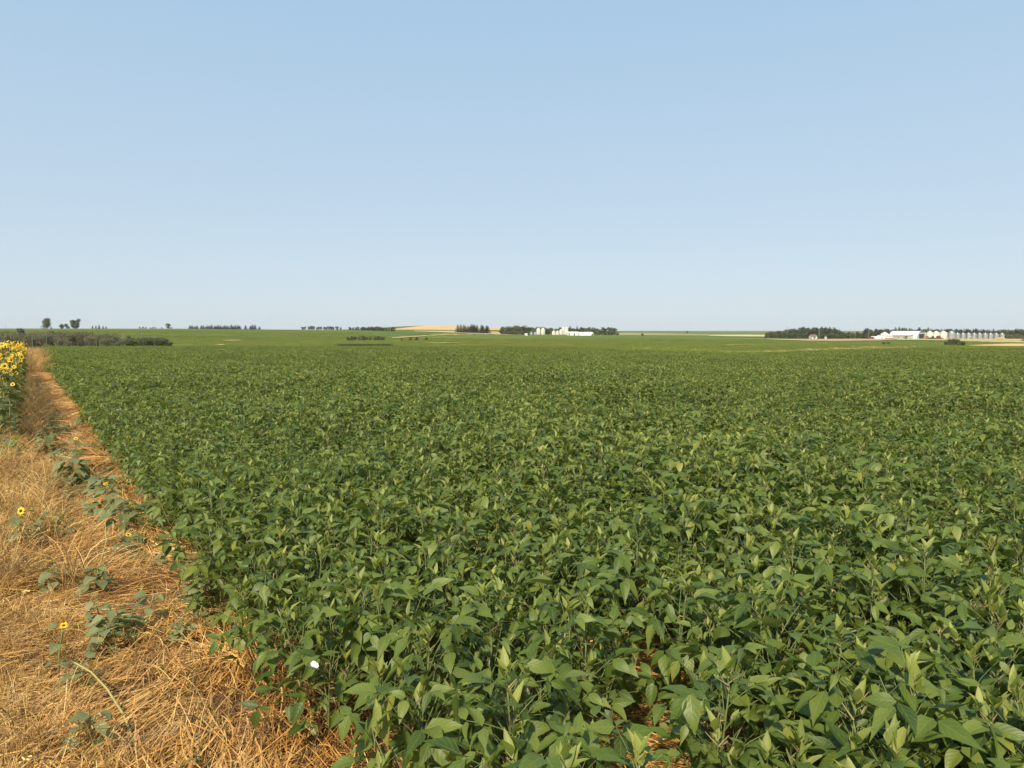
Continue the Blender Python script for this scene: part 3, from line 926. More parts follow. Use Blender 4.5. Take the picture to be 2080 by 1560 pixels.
MATS_ = [straw_mat_clump(grng, 80, 0.26, 0.18, 0.30, 0.045, 0.0017).mesh('straw_mat', [M['straw']]) for _ in range(6)]
LITT_ = [straw_mat_clump(grng, 90, 0.11, 0.17, 1.6, 0.03, 0.0016).mesh('straw_litter', [M['straw']]) for _ in range(5)]
TUFT_ = [tuft(grng, 46, 0.40, 0.05).mesh('grass_tuft', [M['drygrass']]) for _ in range(5)]
LOOSE_ = [tuft(grng, 26, 0.22, 0.07, lean=0.9).mesh('loose_grass', [M['drygrass']]) for _ in range(4)]
GREENT_ = [tuft(grng, 30, 0.16, 0.06, lean=0.7, heads=0.1).mesh('green_grass_tuft', [M['greengrass']]) for _ in range(3)]
P, Ro, S, I = [], [], [], []
def put(s, lat, idx, sc, yaw, tilt=0.0, dz=0.0):
    x, y = lane_xy(s, lat)
    P.append((x, y, gz(x, y) + 0.03 + dz)); Ro.append((grng.uniform(-tilt, tilt), grng.uniform(-tilt, tilt), yaw)); S.append((sc, sc, sc)); I.append(idx)
def straw_yaw(s, lat):
    return -LANE + 1.2 + 3.4 * (N2(s * 0.45 + 9, lat * 0.9 + 5) - 0.5) * 2
for (s0, s1, dens, l0, l1, sc) in [(0.6, 8, 80, -1.4, 1.25, 1.0), (8, 20, 38, -0.9, 1.2, 1.35), (20, 48, 14, -0.8, 1.2, 2.2), (48, 110, 6, -1.2, 1.2, 3.0), (0.6, 7, 42, 1.25, 3.2, 1.0)]:
    n = int((s1 - s0) * (l1 - l0) * dens)
    for k in range(n):
        s = grng.uniform(s0, s1); lat = grng.uniform(l0, l1)
        if N3(s * 2.3, lat * 2.3) < 0.26 and grng.random() < 0.85: continue     # bare soil shows through
        if grng.random() < 0.62: put(s, lat, grng.randrange(6), sc * grng.uniform(0.7, 1.15), straw_yaw(s, lat) + grng.gauss(0, 0.45), 0.12, 0.02 * N1(s * 3, lat * 3))
        else: put(s, lat, 6 + grng.randrange(5), sc * grng.uniform(0.8, 1.3), grng.uniform(0, 6.28), 0.12)
scatter('straw_mat', 'flattened golden straw covering the strip between the two crops', P, Ro, S, I, MATS_ + LITT_)
P, Ro, S, I = [], [], [], []
for k in range(900):                      # standing dry grass towards the sunflowers
    s = 1.9 + (30 * grng.random() ** 1.6); lat = grng.gauss(-0.24, 0.24)
    if lat > 0.28: continue
    if s < 3.4 and lat > -0.05 and grng.random() < 0.6: continue
    put(s, lat, grng.randrange(5), grng.uniform(0.55, 1.25) * (0.6 if s < 5 else 0.9), grng.uniform(0, 6.28), 0.25)
for k in range(620):                      # loose bent grass over the whole strip
    s = 1.5 + 22 * grng.random() ** 1.5; lat = grng.uniform(-0.6, 1.1)
    put(s, lat, 5 + grng.randrange(4), grng.uniform(0.5, 1.1), grng.uniform(0, 6.28), 0.3)
for k in range(260):
    s = 36 + 55 * grng.random(); lat = grng.gauss(0.0, 0.5)
    put(s, lat, grng.randrange(5), grng.uniform(1.2, 2.4), grng.uniform(0, 6.28), 0.2)
for k in range(150):                      # thin green grass in it
    s = 2.2 + 16 * grng.random(); lat = 0.55 + grng.gauss(0, 0.35)
    if N1(s * 0.8, lat * 1.4 + 3) < 0.5: continue
    put(s, lat, 9 + grng.randrange(3), grng.uniform(0.5, 1.1), grng.uniform(0, 6.28), 0.2)
scatter('dry_grass', 'tangled standing dry grass along the sunflower side of the strip', P, Ro, S, I, TUFT_ + LOOSE_ + GREENT_)

# ================================================================== SUNFLOWERS AND WEEDS
def flower(rng, d):
    """disc, petals and calyx of a flower facing +Z"""
    disc = MB(); r = d * 0.21
    disc.lathe([(r, 0.0), (r * 0.95, d * 0.05), (r * 0.6, d * 0.08), (0.001, d * 0.085)], 12, 0)
    pet = MB(); n = rng.randint(15, 19)
    for k in range(n):
        a = 2 * math.pi * k / n + rng.uniform(-.08, .08); L = d * 0.5 - r * 0.75
        lf = leaflet_mb(L * rng.uniform(0.85, 1.1), L * 0.46, R(12), R(rng.uniform(-10, 40)), rng, na=4, side=1, tint=rng.random(), acute=0.7, start=0.6)
        pet.join(lf, rot(a, R(rng.uniform(-5, 20))) @ Matrix.Translation((0, r * 0.85, 0.002)))
    cal = MB(); cal.lathe([(0.004, -d * 0.16), (r * 0.75, -d * 0.1), (r * 1.05, -0.004), (r * 0.9, 0.0)], 10, 0)
    return disc.mesh('flower_disc', [M['disc']]), pet.mesh('flower_petals', [M['petal']]), cal.mesh('flower_calyx', [M['calyx']])
frng = random.Random(41)
FLOWERS = [flower(frng, frng.uniform(0.085, 0.115)) for _ in range(4)]
BIGLEAF = []
for k in range(6):
    mb = MB(); L = frng.uniform(0.14, 0.2)
    mb.tube([(0, 0, 0), (0, 0.05, 0.02), (0, 0.09, 0.02)], [0.004, 0.003, 0.0025], 4, 1, cap=False)
    lf = leaflet_mb(L, L * frng.uniform(0.66, 0.85), R(frng.uniform(5, 22)), R(frng.uniform(25, 70)), frng, na=6, tint=frng.random(), acute=1.0, start=0.38, wave=0.09)
    mb.join(lf, Matrix.Translation((0, 0.088, 0.02)) @ rot(0, R(frng.uniform(-35, 5)), R(frng.uniform(-20, 20))))
    BIGLEAF.append(mb)
LEAF_SUN = [m.mesh('sunflower_leaf', [M['sunfl_leaf'], M['sunfl_stalk']]) for m in BIGLEAF]
LEAF_WEED = [m.mesh('weed_leaf', [M['weed'], M['sunfl_stalk']]) for m in BIGLEAF]
def face_mx(p, d):
    return Matrix.Translation(p) @ Vector(d).to_track_quat('Z', 'Y').to_matrix().to_4x4()
def sun_spec(rng, H, nb):
    """branching sunflower: stem mesh, leaves, heads"""
    sp = LeafVar(); sp.stem = MB(); sp.leaves = []; sp.heads = []
    pos = lambda t: Vector((0.06 * t * t, 0.03 * t, H * t))
    sp.stem.tube([pos(i / 5) for i in range(6)], [0.011 - 0.006 * i / 5 for i in range(6)], 6, 0)
    az = rng.uniform(0, 6.28)
    for i in range(20):
        t = 0.06 + 0.88 * i / 19; az += 2.4
        s = (1.15 - 0.55 * t) * rng.uniform(0.8, 1.15)
        sp.leaves.append((rng.randrange(6), Matrix.Translation(pos(t)) @ rot(az, R(rng.uniform(-10, 35))) @ Matrix.Diagonal((s, s, s, 1))))
    sp.heads.append((rng.randrange(4), pos(1.0), 0.8))
    for b in range(nb):
        t = rng.uniform(0.55, 0.95); a = rng.uniform(0, 6.28); l = rng.uniform(0.12, 0.30)
        p = pos(t); d = Vector((math.cos(a) * 0.6, math.sin(a) * 0.6, 0.8))
        q = p + d * l
        sp.stem.tube([p, p + d * l * 0.5, q], [0.005, 0.004, 0.003], 5, 0)
        sp.heads.append((rng.randrange(4), q, rng.uniform(0.42, 0.75)))
        for k in range(2):
            sp.leaves.append((rng.randrange(6), Matrix.Translation(p + d * l * (0.4 + 0.3 * k)) @ rot(rng.uniform(0, 6.28), R(rng.uniform(0, 35))) @ Matrix.Diagonal((0.5,) * 3 + (1,))))
    sp.mesh = sp.stem.mesh('sunflower_stem', [M['sunfl_stalk']])
    fo = MB()
    for i, mx in sp.leaves: fo.join(BIGLEAF[i], mx, tint=rng.random())
    sp.foliage = fo.mesh('sunflower_foliage', [M['sunfl_leaf'], M['sunfl_stalk']])
    return sp
SUNS = [sun_spec(frng, frng.uniform(1.15, 1.32), frng.randint(6, 9)) for _ in range(5)]
def add_heads(root, heads, rng, yaw):
    for i, p, k in heads:
        # flowers look roughly towards the morning sun
        w = Vector((to_sun.x, to_sun.y, 0.25)) + Vector((rng.gauss(0, .45), rng.gauss(0, .45), rng.gauss(0, .3)))
        d = Matrix.Rotation(-yaw, 3, 'Z') @ w
        mx = face_mx(p, d) @ Matrix.Diagonal((k, k, k, 1))
        dm, pm, cm = FLOWERS[i]
        h = link('flower_head', cm, root, mx)
        link('disc', dm, h); link('petals', pm, h)
def sunflower(s, lat, label, group, sc):
    x, y = lane_xy(s, lat); yaw = frng.uniform(0, 6.28)
    root = thing('sunflower_plant', label, 'sunflower', (x, y, gz(x, y)), yaw, group, sc)
    sp = SUNS[frng.randrange(5)]
    link('stem', sp.mesh, root)
    if 12.5 < s < 20:
        for i, mx in sp.leaves: link('leaf', LEAF_SUN[i], root, mx)
    else: link('foliage', sp.foliage, root)
    add_heads(root, sp.heads, frng, yaw)
s = 11.6
while s < 46:
    sunflower(s, SUNFLOWER_EDGE - 0.12 + frng.uniform(-.1, .08), 'branching yellow sunflower plant in the outer row beside the dry grass', 'sunflowers in the outer row', frng.uniform(0.9, 1.1))
    s += frng.uniform(0.24, 0.34) if s < 30 else frng.uniform(0.4, 0.6)
s = 12.0
while s < 48:
    sunflower(s, SUNFLOWER_EDGE - 0.65 + frng.uniform(-.12, .12), 'branching yellow sunflower plant in the second row, behind the outer row', 'sunflowers in the second row', frng.uniform(0.95, 1.12))
    s += frng.uniform(0.32, 0.5)

def weed(name, label, px, py, h, nl, ls, cat='weed', group=None, flower_at=None, stalk='sunfl_stalk', bend=0.05, base_h=0.0, lean=None):
    """(px, py) is the picture point of the plant's foot"""
    x, y, _ = on_flat(px, py)
    yaw = frng.uniform(0, 6.28)
    h *= 1.25
    root = thing(name, label, cat, (x, y, 0.03), yaw, group)
    mb = MB()
    lx, ly = lean if lean else (frng.uniform(-bend, bend), frng.uniform(-bend, bend))
    pos = lambda t: Vector((lx * t * t, ly * t * t, h * t))
    mb.tube([pos(i / 5) for i in range(6)], [0.0055 - 0.003 * i / 5 for i in range(6)], 5, 0)
    part('stem', mb, [M[stalk]], root, True)
    az = frng.uniform(0, 6.28)
    nl = int(nl * 2.2); ls *= 0.8
    for i in range(nl):
        t = 0.25 + 0.72 * i / max(1, nl - 1); az += R(frng.uniform(100, 170))
        s = ls * 1.35 * (1.15 - 0.4 * t) * frng.uniform(0.8, 1.15)
        link('leaf', LEAF_WEED[frng.randrange(6)], root, Matrix.Translation(pos(t)) @ rot(az, R(frng.uniform(-5, 30))) @ Matrix.Diagonal((s, s, s, 1)))
    if flower_at:
        k, d = flower_at
        dm, pm, cm = FLOWERS[frng.randrange(4)]
        w = Matrix.Rotation(-yaw, 3, 'Z') @ Vector(d)
        hd = link('flower_head', cm, root, face_mx(pos(1.0), w) @ Matrix.Diagonal((k, k, k, 1)))
        link('disc', dm, hd); link('petals', pm, hd)
    return root
WEEDS = [
    ('volunteer_sunflower', 'small volunteer sunflower with one open yellow bloom in tall dry grass', 40, 1135, 0.26, 6, 0.6, 'sunflower', (0.62, (-0.1, -1, 0.35))),
    ('volunteer_sunflower', 'low volunteer sunflower with a half closed bloom above a bare stalk', 120, 1400, 0.22, 3, 0.42, 'sunflower', (0.30, (0.2, -0.4, 0.9))),
    ('volunteer_sunflower', 'short weed with a bright yellow bloom beside the crop edge', 256, 1150, 0.15, 6, 0.5, 'sunflower', (0.36, (0.6, -0.4, 0.8))),
    ('volunteer_sunflower', 'leafy volunteer sunflower with a small bloom in the middle of the strip', 222, 1062, 0.24, 9, 0.6, 'sunflower', (0.36, (0.3, -0.3, 0.9))),
    ('volunteer_sunflower', 'slender volunteer sunflower with a small yellow bloom among straw', 156, 945, 0.24, 6, 0.55, 'sunflower', (0.45, (0.2, -0.6, 0.8))),
    ('broadleaf_weed', 'bushy dusty green weed, the largest in the straw strip', 150, 1005, 0.27, 18, 0.85, 'weed', None),
    ('broadleaf_weed', 'upright green weed with wide leaves over a dark foot', 258, 1095, 0.26, 9, 0.68, 'weed', None),
    ('broadleaf_weed', 'spreading green weed between the bushy weed and the crop', 205, 1020, 0.16, 15, 0.7, 'weed', None),
    ('broadleaf_weed', 'green weed tuft in tall dry grass beneath the sunflowers', 92, 935, 0.24, 9, 0.75, 'weed', None),
    ('broadleaf_weed', 'green weed half buried in standing dry grass', 100, 1105, 0.16, 6, 0.6, 'weed', None),
    ('broadleaf_weed', 'small three leaved weed on flattened straw', 118, 1215, 0.13, 5, 0.5, 'weed', None),
    ('broadleaf_weed', 'compact dark leaved weed beside a pale bent stalk', 195, 1225, 0.14, 9, 0.52, 'weed', None),
    ('broadleaf_weed', 'small weed at the top of the long yellow stalk', 160, 1425, 0.11, 7, 0.34, 'weed', None),
    ('broadleaf_weed', 'fresh green seedling with four wide leaves in loose straw', 185, 1545, 0.13, 6, 0.42, 'weed', None),
    ('broadleaf_weed', 'tiny feathery green weed in matted straw', 368, 1325, 0.10, 12, 0.26, 'weed', None),
    ('broadleaf_weed', 'low green weed against the foot of the crop', 275, 1130, 0.10, 9, 0.42, 'weed', None),
    ('broadleaf_weed', 'grey green weed at the bend of the crop edge', 235, 935, 0.17, 10, 0.6, 'weed', None),
    ('broadleaf_weed', 'dark weed cluster under the outer sunflowers', 18, 960, 0.30, 9, 0.9, 'weed', None),
    ('broadleaf_weed', 'thin weed patch in shade beside the crop', 330, 1165, 0.08, 8, 0.36, 'weed', None),
]
for nm, lab, px, py, h, nl, ls, cat, fl in WEEDS:
    weed(nm, lab, px, py, h, nl, ls, cat, None, fl)
for k in range(54):
    sx = frng.uniform(3.5, 15); lx_ = 0.30 + frng.gauss(0, 0.28)
    if abs(lx_ - 0.3) > 0.6: continue
    wx, wy = lane_xy(sx, lx_)
    dd = math.hypot(wx, wy)
    uu = UC + F * wx / (wy * math.cos(PITCH) + EYE * math.sin(PITCH)); vv_ = VC + F * math.tan(math.atan(EYE / wy) - PITCH)
    weed('weed_seedling', 'small green weed sprouting through the flattened straw between the larger weeds', uu, vv_, frng.uniform(0.07, 0.17), frng.randint(4, 8), frng.uniform(0.3, 0.6), 'weed', 'weed seedlings in the straw strip')
def stalk(label, pts, r, mat):
    """a bent dry stalk lying in the strip; pts = (column, row, height)"""
    mb = MB(); path = []
    for u, v, h in pts: path.append(Vector(on_flat(u, v, h)))
    fine = []
    for i in range(len(path) - 1):
        for k in range(4): fine.append(path[i].lerp(path[i + 1], k / 4))
    fine.append(path[-1])
    c0 = fine[0].copy()
    mb.tube([p - c0 for p in fine], [r * (1 - 0.45 * i / len(fine)) for i in range(len(fine))], 6, 0)
    tag(link('bent_stalk', mb.mesh('bent_stalk', [M[mat]]), None, None, c0), label, 'stalk')
stalk('long yellow green stalk arching over straw below the half closed bloom', [(292, 1560, 0.04), (250, 1450, 0.10), (218, 1400, 0.17), (185, 1365, 0.20), (150, 1345, 0.22)], 0.0058, 'green_stalk')
stalk('pale forked stalk standing below the upright weed', [(245, 1190, 0.04), (222, 1178, 0.06), (202, 1148, 0.12), (216, 1100, 0.20), (214, 1065, 0.26)], 0.0045, 'green_stalk')
stalk('short pale stalk lying beside the compact dark weed', [(240, 1275, 0.04), (218, 1245, 0.05), (193, 1218, 0.06)], 0.0036, 'dry_stalk')
stalk('bleached straw leaning out of the gap in the crop edge', [(604, 1356, 0.04), (610, 1330, 0.09), (616, 1308, 0.15)], 0.0045, 'dry_stalk')
stalk('tall dead stalk among weeds under the sunflowers', [(38, 825, 0.04), (41, 780, 0.40), (43, 745, 0.78), (42, 735, 0.88)], 0.010, 'dry_stalk')
stalk('dead side stalk leaning beside the sunflowers', [(50, 815, 0.04), (56, 795, 0.28), (60, 780, 0.46)], 0.008, 'dry_stalk')

# butterfly resting on the outermost leaf
bx, by, bz = BFLY
# the leaf it sits on belongs to the nearest plant of the edge
_, host, hx, hy = bfly_best
hm = Matrix.Translation(host.location) @ Matrix.Rotation(host.rotation_euler.z, 4, 'Z') @ Matrix.Diagonal((host.scale[0],) * 3 + (1,))
lv = LEAVES[3]; lm, lmx = lv.lmesh[0]
hr = Matrix.Rotation(math.atan2(-(bx - hx), by - hy), 4, 'Z')
tip = hr @ (lmx @ Vector((0, 0.05, 0)))
lf = link('leaf', lv.pmesh, host, hm.inverted() @ (Matrix.Translation(Vector((bx, by, bz - 0.004)) - tip) @ hr))
for m_, x_ in lv.lmesh: link('leaflet', m_, lf, x_)
bf = thing('butterfly', 'small white butterfly resting on a soybean leaf at the crop edge', 'butterfly', (bx, by, bz), R(70))
mb = MB(); mb.tube([(0, -0.010, 0), (0, -0.004, 0.001), (0, 0.006, 0.001), (0, 0.010, 0.001)], [0.0008, 0.0017, 0.0017, 0.0012], 6, 0)
mb.tube([(0, 0.010, 0.001), (0.004, 0.018, 0.004)], [0.0003, 0.0003], 3, 0); mb.tube([(0, 0.010, 0.001), (-0.004, 0.018, 0.004)], [0.0003, 0.0003], 3, 0)
part('body', mb, [M['insect']], bf, True)
for sgn, tilt in ((1, 62), (-1, 48)):
    for nm, L, W, yaw in (('fore_wing', 0.026, 0.021, 68), ('hind_wing', 0.022, 0.022, 118)):
        lf = leaflet_mb(L, W, R(2), R(4), frng, na=5, acute=0.35, start=0.7, wave=0.02)
        part(nm, lf, [M['wing']], bf, True, Matrix.Rotation(-sgn * R(tilt), 4, 'Y') @ rot(-sgn * R(yaw)))

# ================================================================== TREES
trng = random.Random(51)
def crown_broad(rng, h, w, mat, n=700, base=0.22, lobes=7, leaf=0.05, core=1):
    mb = MB(); L = []
    for k in range(lobes):
        a = rng.uniform(0, 6.28); r = w * 0.30 * math.sqrt(rng.random())
        z = h * rng.uniform(base + 0.10, 0.84); s = rng.uniform(0.55, 1.0)
        L.append((r * math.cos(a), r * math.sin(a), z, w * 0.27 * s * 1.1, h * 0.20 * s * 1.1))
    for k in range(core): L.append((0, 0, h * (base + 0.93) * 0.5, w * 0.36, h * (0.95 - base) * 0.46))
    L.append((0, 0, h * (base + 0.22), w * 0.30, h * 0.20))
    for k in range(n):
        cx, cy, cz, rw, rh = L[rng.randrange(len(L))]
        d = Vector((rng.gauss(0, 1), rng.gauss(0, 1), rng.gauss(0, 1))).normalized() * (0.55 + 0.5 * rng.random())
        p = Vector((cx + d.x * rw, cy + d.y * rw, max(cz + d.z * rh, h * base * rng.uniform(0.3, 1))))
        s = h * leaf * rng.uniform(0.6, 1.4)
        nrm = (d + Vector((rng.gauss(0, .6), rng.gauss(0, .6), rng.gauss(0.2, .6)))).normalized()
        a = nrm.orthogonal().normalized(); b = nrm.cross(a)
        t = rng.uniform(0, 6.28); a, b = a * math.cos(t) + b * math.sin(t), b * math.cos(t) - a * math.sin(t)
        mb.add([p - a * s, p - b * s * 0.6, p + a * s, p + b * s * 0.6], [(0, 1, 2, 3)], 0, tint=rng.random())
    return mb.mesh('crown', [mat], False)
def trunk_broad(rng, h, r, mat, top=0.75, limbs=6):
    mb = MB()
    mb.tube([(0, 0, -0.3), (0.01 * h, 0, h * 0.3), (0, 0.01 * h, h * top)], [r, r * 0.7, r * 0.15], 6, 0)
    for k in range(limbs):
        z = h * rng.uniform(0.22, 0.6); a = rng.uniform(0, 6.28); l = h * rng.uniform(0.15, 0.32)
        p = Vector((0, 0, z)); d = Vector((math.cos(a), math.sin(a), rng.uniform(0.7, 1.5))).normalized()
        mb.tube([p, p + d * l * 0.5, p + d * l + Vector((0, 0, l * 0.15))], [r * 0.4, r * 0.25, r * 0.06], 4, 0)
    return mb.mesh('trunk', [mat], True)
def crown_spruce(rng, h, w, mat, n=1300):
    mb = MB(); tiers = 13
    for k in range(n):
        t = rng.random() ** 0.75; tier = round(t * tiers) / tiers
        z = h * (0.06 + 0.94 * (1 - tier) + rng.uniform(-.02, .02))
        rr = w * 0.5 * (tier ** 0.85) * rng.uniform(0.25, 1.06)
        a = rng.uniform(0, 6.28)
        d = Vector((math.cos(a), math.sin(a), -0.35)); p = Vector((rr * math.cos(a), rr * math.sin(a), z - rr * 0.18))
        sd = Vector((-math.sin(a), math.cos(a), rng.uniform(-.4, .4)))
        l = h * 0.042 * rng.uniform(0.7, 1.4)
        mb.add([p - d * l, p - sd * l * 0.5, p + d * l, p + sd * l * 0.5], [(0, 1, 2, 3)], 0, tint=rng.random())
    mb.tube([(0, 0, h * 0.9), (0, 0, h * 1.02)], [0.05 * w * 0.3, 0.004], 4, 0)
    return mb.mesh('crown', [mat], False)
def dead_tree(rng, h, lean=0.1):
    mb = MB(); a0 = rng.uniform(0, 6.28); dx, dy = math.cos(a0) * lean * h, math.sin(a0) * lean * h
    pos = lambda t: Vector((dx * t * t, dy * t * t, h * t))
    r = 0.085
    mb.tube([pos(i / 5) - (Vector((0, 0, 0.2)) if i == 0 else Vector()) for i in range(6)], [r * (1 - 0.75 * i / 5) for i in range(6)], 5, 0)
    tw = MB()
    for k in range(rng.randint(7, 13)):
        t = rng.uniform(0.25, 0.98); a = rng.uniform(0, 6.28); l = h * rng.uniform(0.2, 0.6) * (1.2 - t * 0.6)
        p = pos(t); d = Vector((math.cos(a), math.sin(a), rng.uniform(0.2, 1.4))).normalized()
        tw.tube([p, p + d * l * 0.6, p + d * l + Vector((0, 0, l * .2))], [r * 0.35, r * 0.25, r * 0.1], 4, 0)
    return mb.mesh('dead_trunk', [M['dead_bark']], True), tw.mesh('dead_branches', [M['dead_bark']], True)
def twig_mesh(rng, h, w, n=26):
    mb = MB()
    for k in range(n):
        a = rng.uniform(0, 6.28); l = h * rng.uniform(0.5, 1.0); s = rng.uniform(0.02, 0.35) * w
        p = Vector((rng.gauss(0, w * 0.10), rng.gauss(0, w * 0.10), -0.1)); q = p + Vector((math.cos(a) * s, math.sin(a) * s, l))
        mb.tube([p, p.lerp(q, 0.5) + Vector((0, 0, 0.05 * l)), q], [0.035, 0.025, 0.008], 3, 0)
    return mb.mesh('twigs', [M['twig']], True)

V = {
    'poplar': [(trunk_broad(trng, 1, 0.03, M['bark']), crown_broad(trng, 1, 0.92, M['poplar'], 3000, 0.02, 8, 0.030, core=6)) for _ in range(3)],
    'broad':  [(trunk_broad(trng, 1, 0.03, M['bark']), crown_broad(trng, 1, 0.95, M['broad'], 1700, 0.06, 9, 0.036)) for _ in range(4)],
    'light':  [(trunk_broad(trng, 1, 0.03, M['bark']), crown_broad(trng, 1, 1.3, M['broad_light'], 1200, 0.03, 6, 0.04)) for _ in range(2)],
    'spruce': [(trunk_broad(trng, 1, 0.022, M['bark'], 0.85, 0), crown_spruce(trng, 1, 0.50, M['spruce'])) for _ in range(3)],
    'bush':   [(twig_mesh(trng, 0.7, 1.1, 10), crown_broad(trng, 1, 1.5, M['broad'], 1700, 0.01, 7, 0.045)) for _ in range(3)],
    'willow': [(None, crown_broad(trng, 1, 1.3, M['willow'], 2000, 0.02, 10, 0.030)) for _ in range(4)],
}
def tree(kind, name, label, cat, loc, h, w=1.0, group=None, k=None):
    tr, cr = V[kind][trng.randrange(len(V[kind])) if k is None else k]
    root = thing(name, label, cat, loc, trng.uniform(0, 6.28), group, (h * w, h * w, h))
    if tr: link('trunk' if kind not in ('bush',) else 'stems', tr, root)
    link('crown', cr, root)
    return root
def tree_px(kind, name, label, cat, u, vb, vt, w=1.0, group=None, lo=230, hi=1400, back=0.0):
    x, y, z = at(u, vb, lo, hi)
    if back: y += back; x = col_ratio(u, vb) * y; z = gz(x, y)
    return tree(kind, name, label, cat, (x, y, z), px_m(vb - vt, y), w, group)

# ridge behind the slough
RH = 960
def ridge_tree(kind, name, label, cat, u, top, w=1.0, group=None, Y=RH):
    x = col_ratio(u, 668) * Y; z = gz(x, Y)
    vb = VC - F * math.tan(math.atan((z - EYE) / Y) + PITCH)
    return tree(kind, name, label, cat, (x, Y, z), px_m(vb - top, Y), w, group)
ridge_tree('poplar', 'poplar_tree', 'tall dense oval poplar alone on the ridge', 'tree', 95, 644.5, 1.05)
ridge_tree('bush', 'shrub', 'low round dark shrub beside the loose poplar on the ridge', 'shrub', 126, 657, 0.85)
ridge_tree('bush', 'shrub', 'small shrub touching the round ridge shrub', 'shrub', 137, 657.5, 0.7)
ridge_tree('poplar', 'poplar_tree', 'loose two headed poplar beside the round ridge shrub', 'tree', 150, 648.5, 0.95)
ridge_tree('poplar', 'poplar_tree', 'slim right head of the two headed ridge poplar', 'tree', 157, 647, 0.7)
ridge_tree('bush', 'shrub', 'little shrub at the foot of the oval poplar', 'shrub', 104, 664.2, 0.9)
for u, t in ((188, 661.5), (195, 661), (201.5, 659.5), (209.5, 661.5), (215.5, 662)):
    ridge_tree('spruce', 'spruce_tree', 'small pointed spruce in the open group of five on the ridge', 'tree', u, t, 1.5, 'five small spruces on the ridge')
ridge_tree('broad', 'ash_tree', 'rounded tree rising above a low hedge on the ridge', 'tree', 341, 656, 1.15)
for u, t in ((284, 664.5), (290, 664), (296, 664.8), (306, 665), (311, 664.5), (316, 665), (329, 665.2), (349, 665)):
    ridge_tree('bush', 'shrub', 'low hedge shrub along the ridge crest', 'shrub', u, t - 0.5, 0.8, 'low hedge shrubs on the ridge')
def belt(us, kind, name, label, cat, group, t0, t1, w=1.0, Y=RH):
    for u in us: ridge_tree(kind, name, label, cat, u, trng.uniform(t0, t1), w * trng.uniform(0.85, 1.2), group, Y)
belt([386, 390, 394, 398, 401, 409, 413, 417, 421, 425, 430, 436, 439, 443, 448, 452, 456, 460, 464, 470, 474, 478, 483, 487, 499, 509, 513, 518, 527], 'spruce', 'spruce_tree',
     'small dark spruce in the broken shelterbelt on the ridge crest', 'tree', 'spruces in the broken ridge shelterbelt', 659.5, 662.8, 2.3)
belt([614, 619, 628, 632, 637, 644, 648, 652, 659, 664, 668, 673, 677, 684, 692], 'broad', 'shelterbelt_tree',
     'small dark round tree in the shelterbelt beside the wheat hill', 'tree', 'round shelterbelt trees', 661.3, 664.5, 1.0, 1010)
belt([711, 717, 723, 727, 734, 738, 742, 746, 751, 757, 761, 766, 771, 775, 779, 784, 790, 796, 800], 'broad', 'shelterbelt_tree',
     'small dark tree in the dense shelterbelt next to the golden hill', 'tree', 'dense shelterbelt trees', 662.2, 665.8, 1.0, 1020)
# trees before the wheat hill
belt([930, 936, 942, 946, 951, 955, 958, 961, 964], 'spruce', 'spruce_tree', 'spruce in the dense clump at the foot of the golden hill', 'tree', 'spruce clump below the golden hill', 658, 662.5, 2.1, 1040)
belt([969, 978, 981, 988, 991], 'spruce', 'spruce_tree', 'spruce standing loosely beside the dense clump below the golden hill', 'tree', 'loose spruces below the golden hill', 660, 664, 1.9, 1040)
# grove round the white bins
gl = 'dark leafy tree in the grove behind the white hopper bins'
for u in list(range(1021, 1250, 6)) + [1019, 1036, 1048, 1052, 1058, 1044, 1066]:
    u += trng.uniform(-2, 2)
    top = 664 + trng.uniform(-1.2, 3) if u > 1075 else 662.5 + trng.uniform(-3, 2.5)
    if 1195 < u < 1225: top += 1
    x = col_ratio(u, 680); Y = 935 + trng.uniform(-20, 45); x *= Y
    z = gz(x, Y); vb = VC - F * math.tan(math.atan((z - EYE) / Y) + PITCH)
    tree('broad', 'grove_tree', gl, 'tree', (x, Y, z), px_m(vb - top, Y), trng.uniform(0.8, 1.1), 'grove behind the white bins')
for u in range(1026, 1250, 7):
    if 1090 < u < 1200: continue
    Y = 900 + trng.uniform(-12, 14); x = col_ratio(u, 680) * Y; z = gz(x, Y)
    vb = VC - F * math.tan(math.atan((z - EYE) / Y) + PITCH)
    tree('bush', 'grove_shrub', 'dark undergrowth shrub along the front of the grove', 'shrub', (x, Y, z), px_m(vb - 673 + trng.uniform(-2, 3), Y), trng.uniform(0.5, 0.8), 'undergrowth of the grove')
for u, t in ((1158, 662), (1172, 662.5)): ridge_tree('spruce', 'spruce_tree', 'pointed spruce rising from the leafy grove behind the white shed', 'tree', u, t, 1.3, 'pointed spruces in the grove', 940)
ridge_tree('light', 'lilac_bush', 'yellow green bush beside the rounded white shed end', 'bush', 1213, 671, 0.6, None, 872)
ridge_tree('spruce', 'spruce_tree', 'lone small spruce at the far end of the leafy grove', 'tree', 1254, 672.5, 1.5, None, 900)
# lone bush in the middle field and far specks
ridge_tree('bush', 'lone_bush', 'lone round dark bush in the green field beyond the grove', 'bush', 1305, 676, 0.85, None, 850)
ridge_tree('broad', 'lone_tree', 'tiny lone tree on the far pasture skyline', 'tree', 1396, 671.5, 0.8, None, 1600)
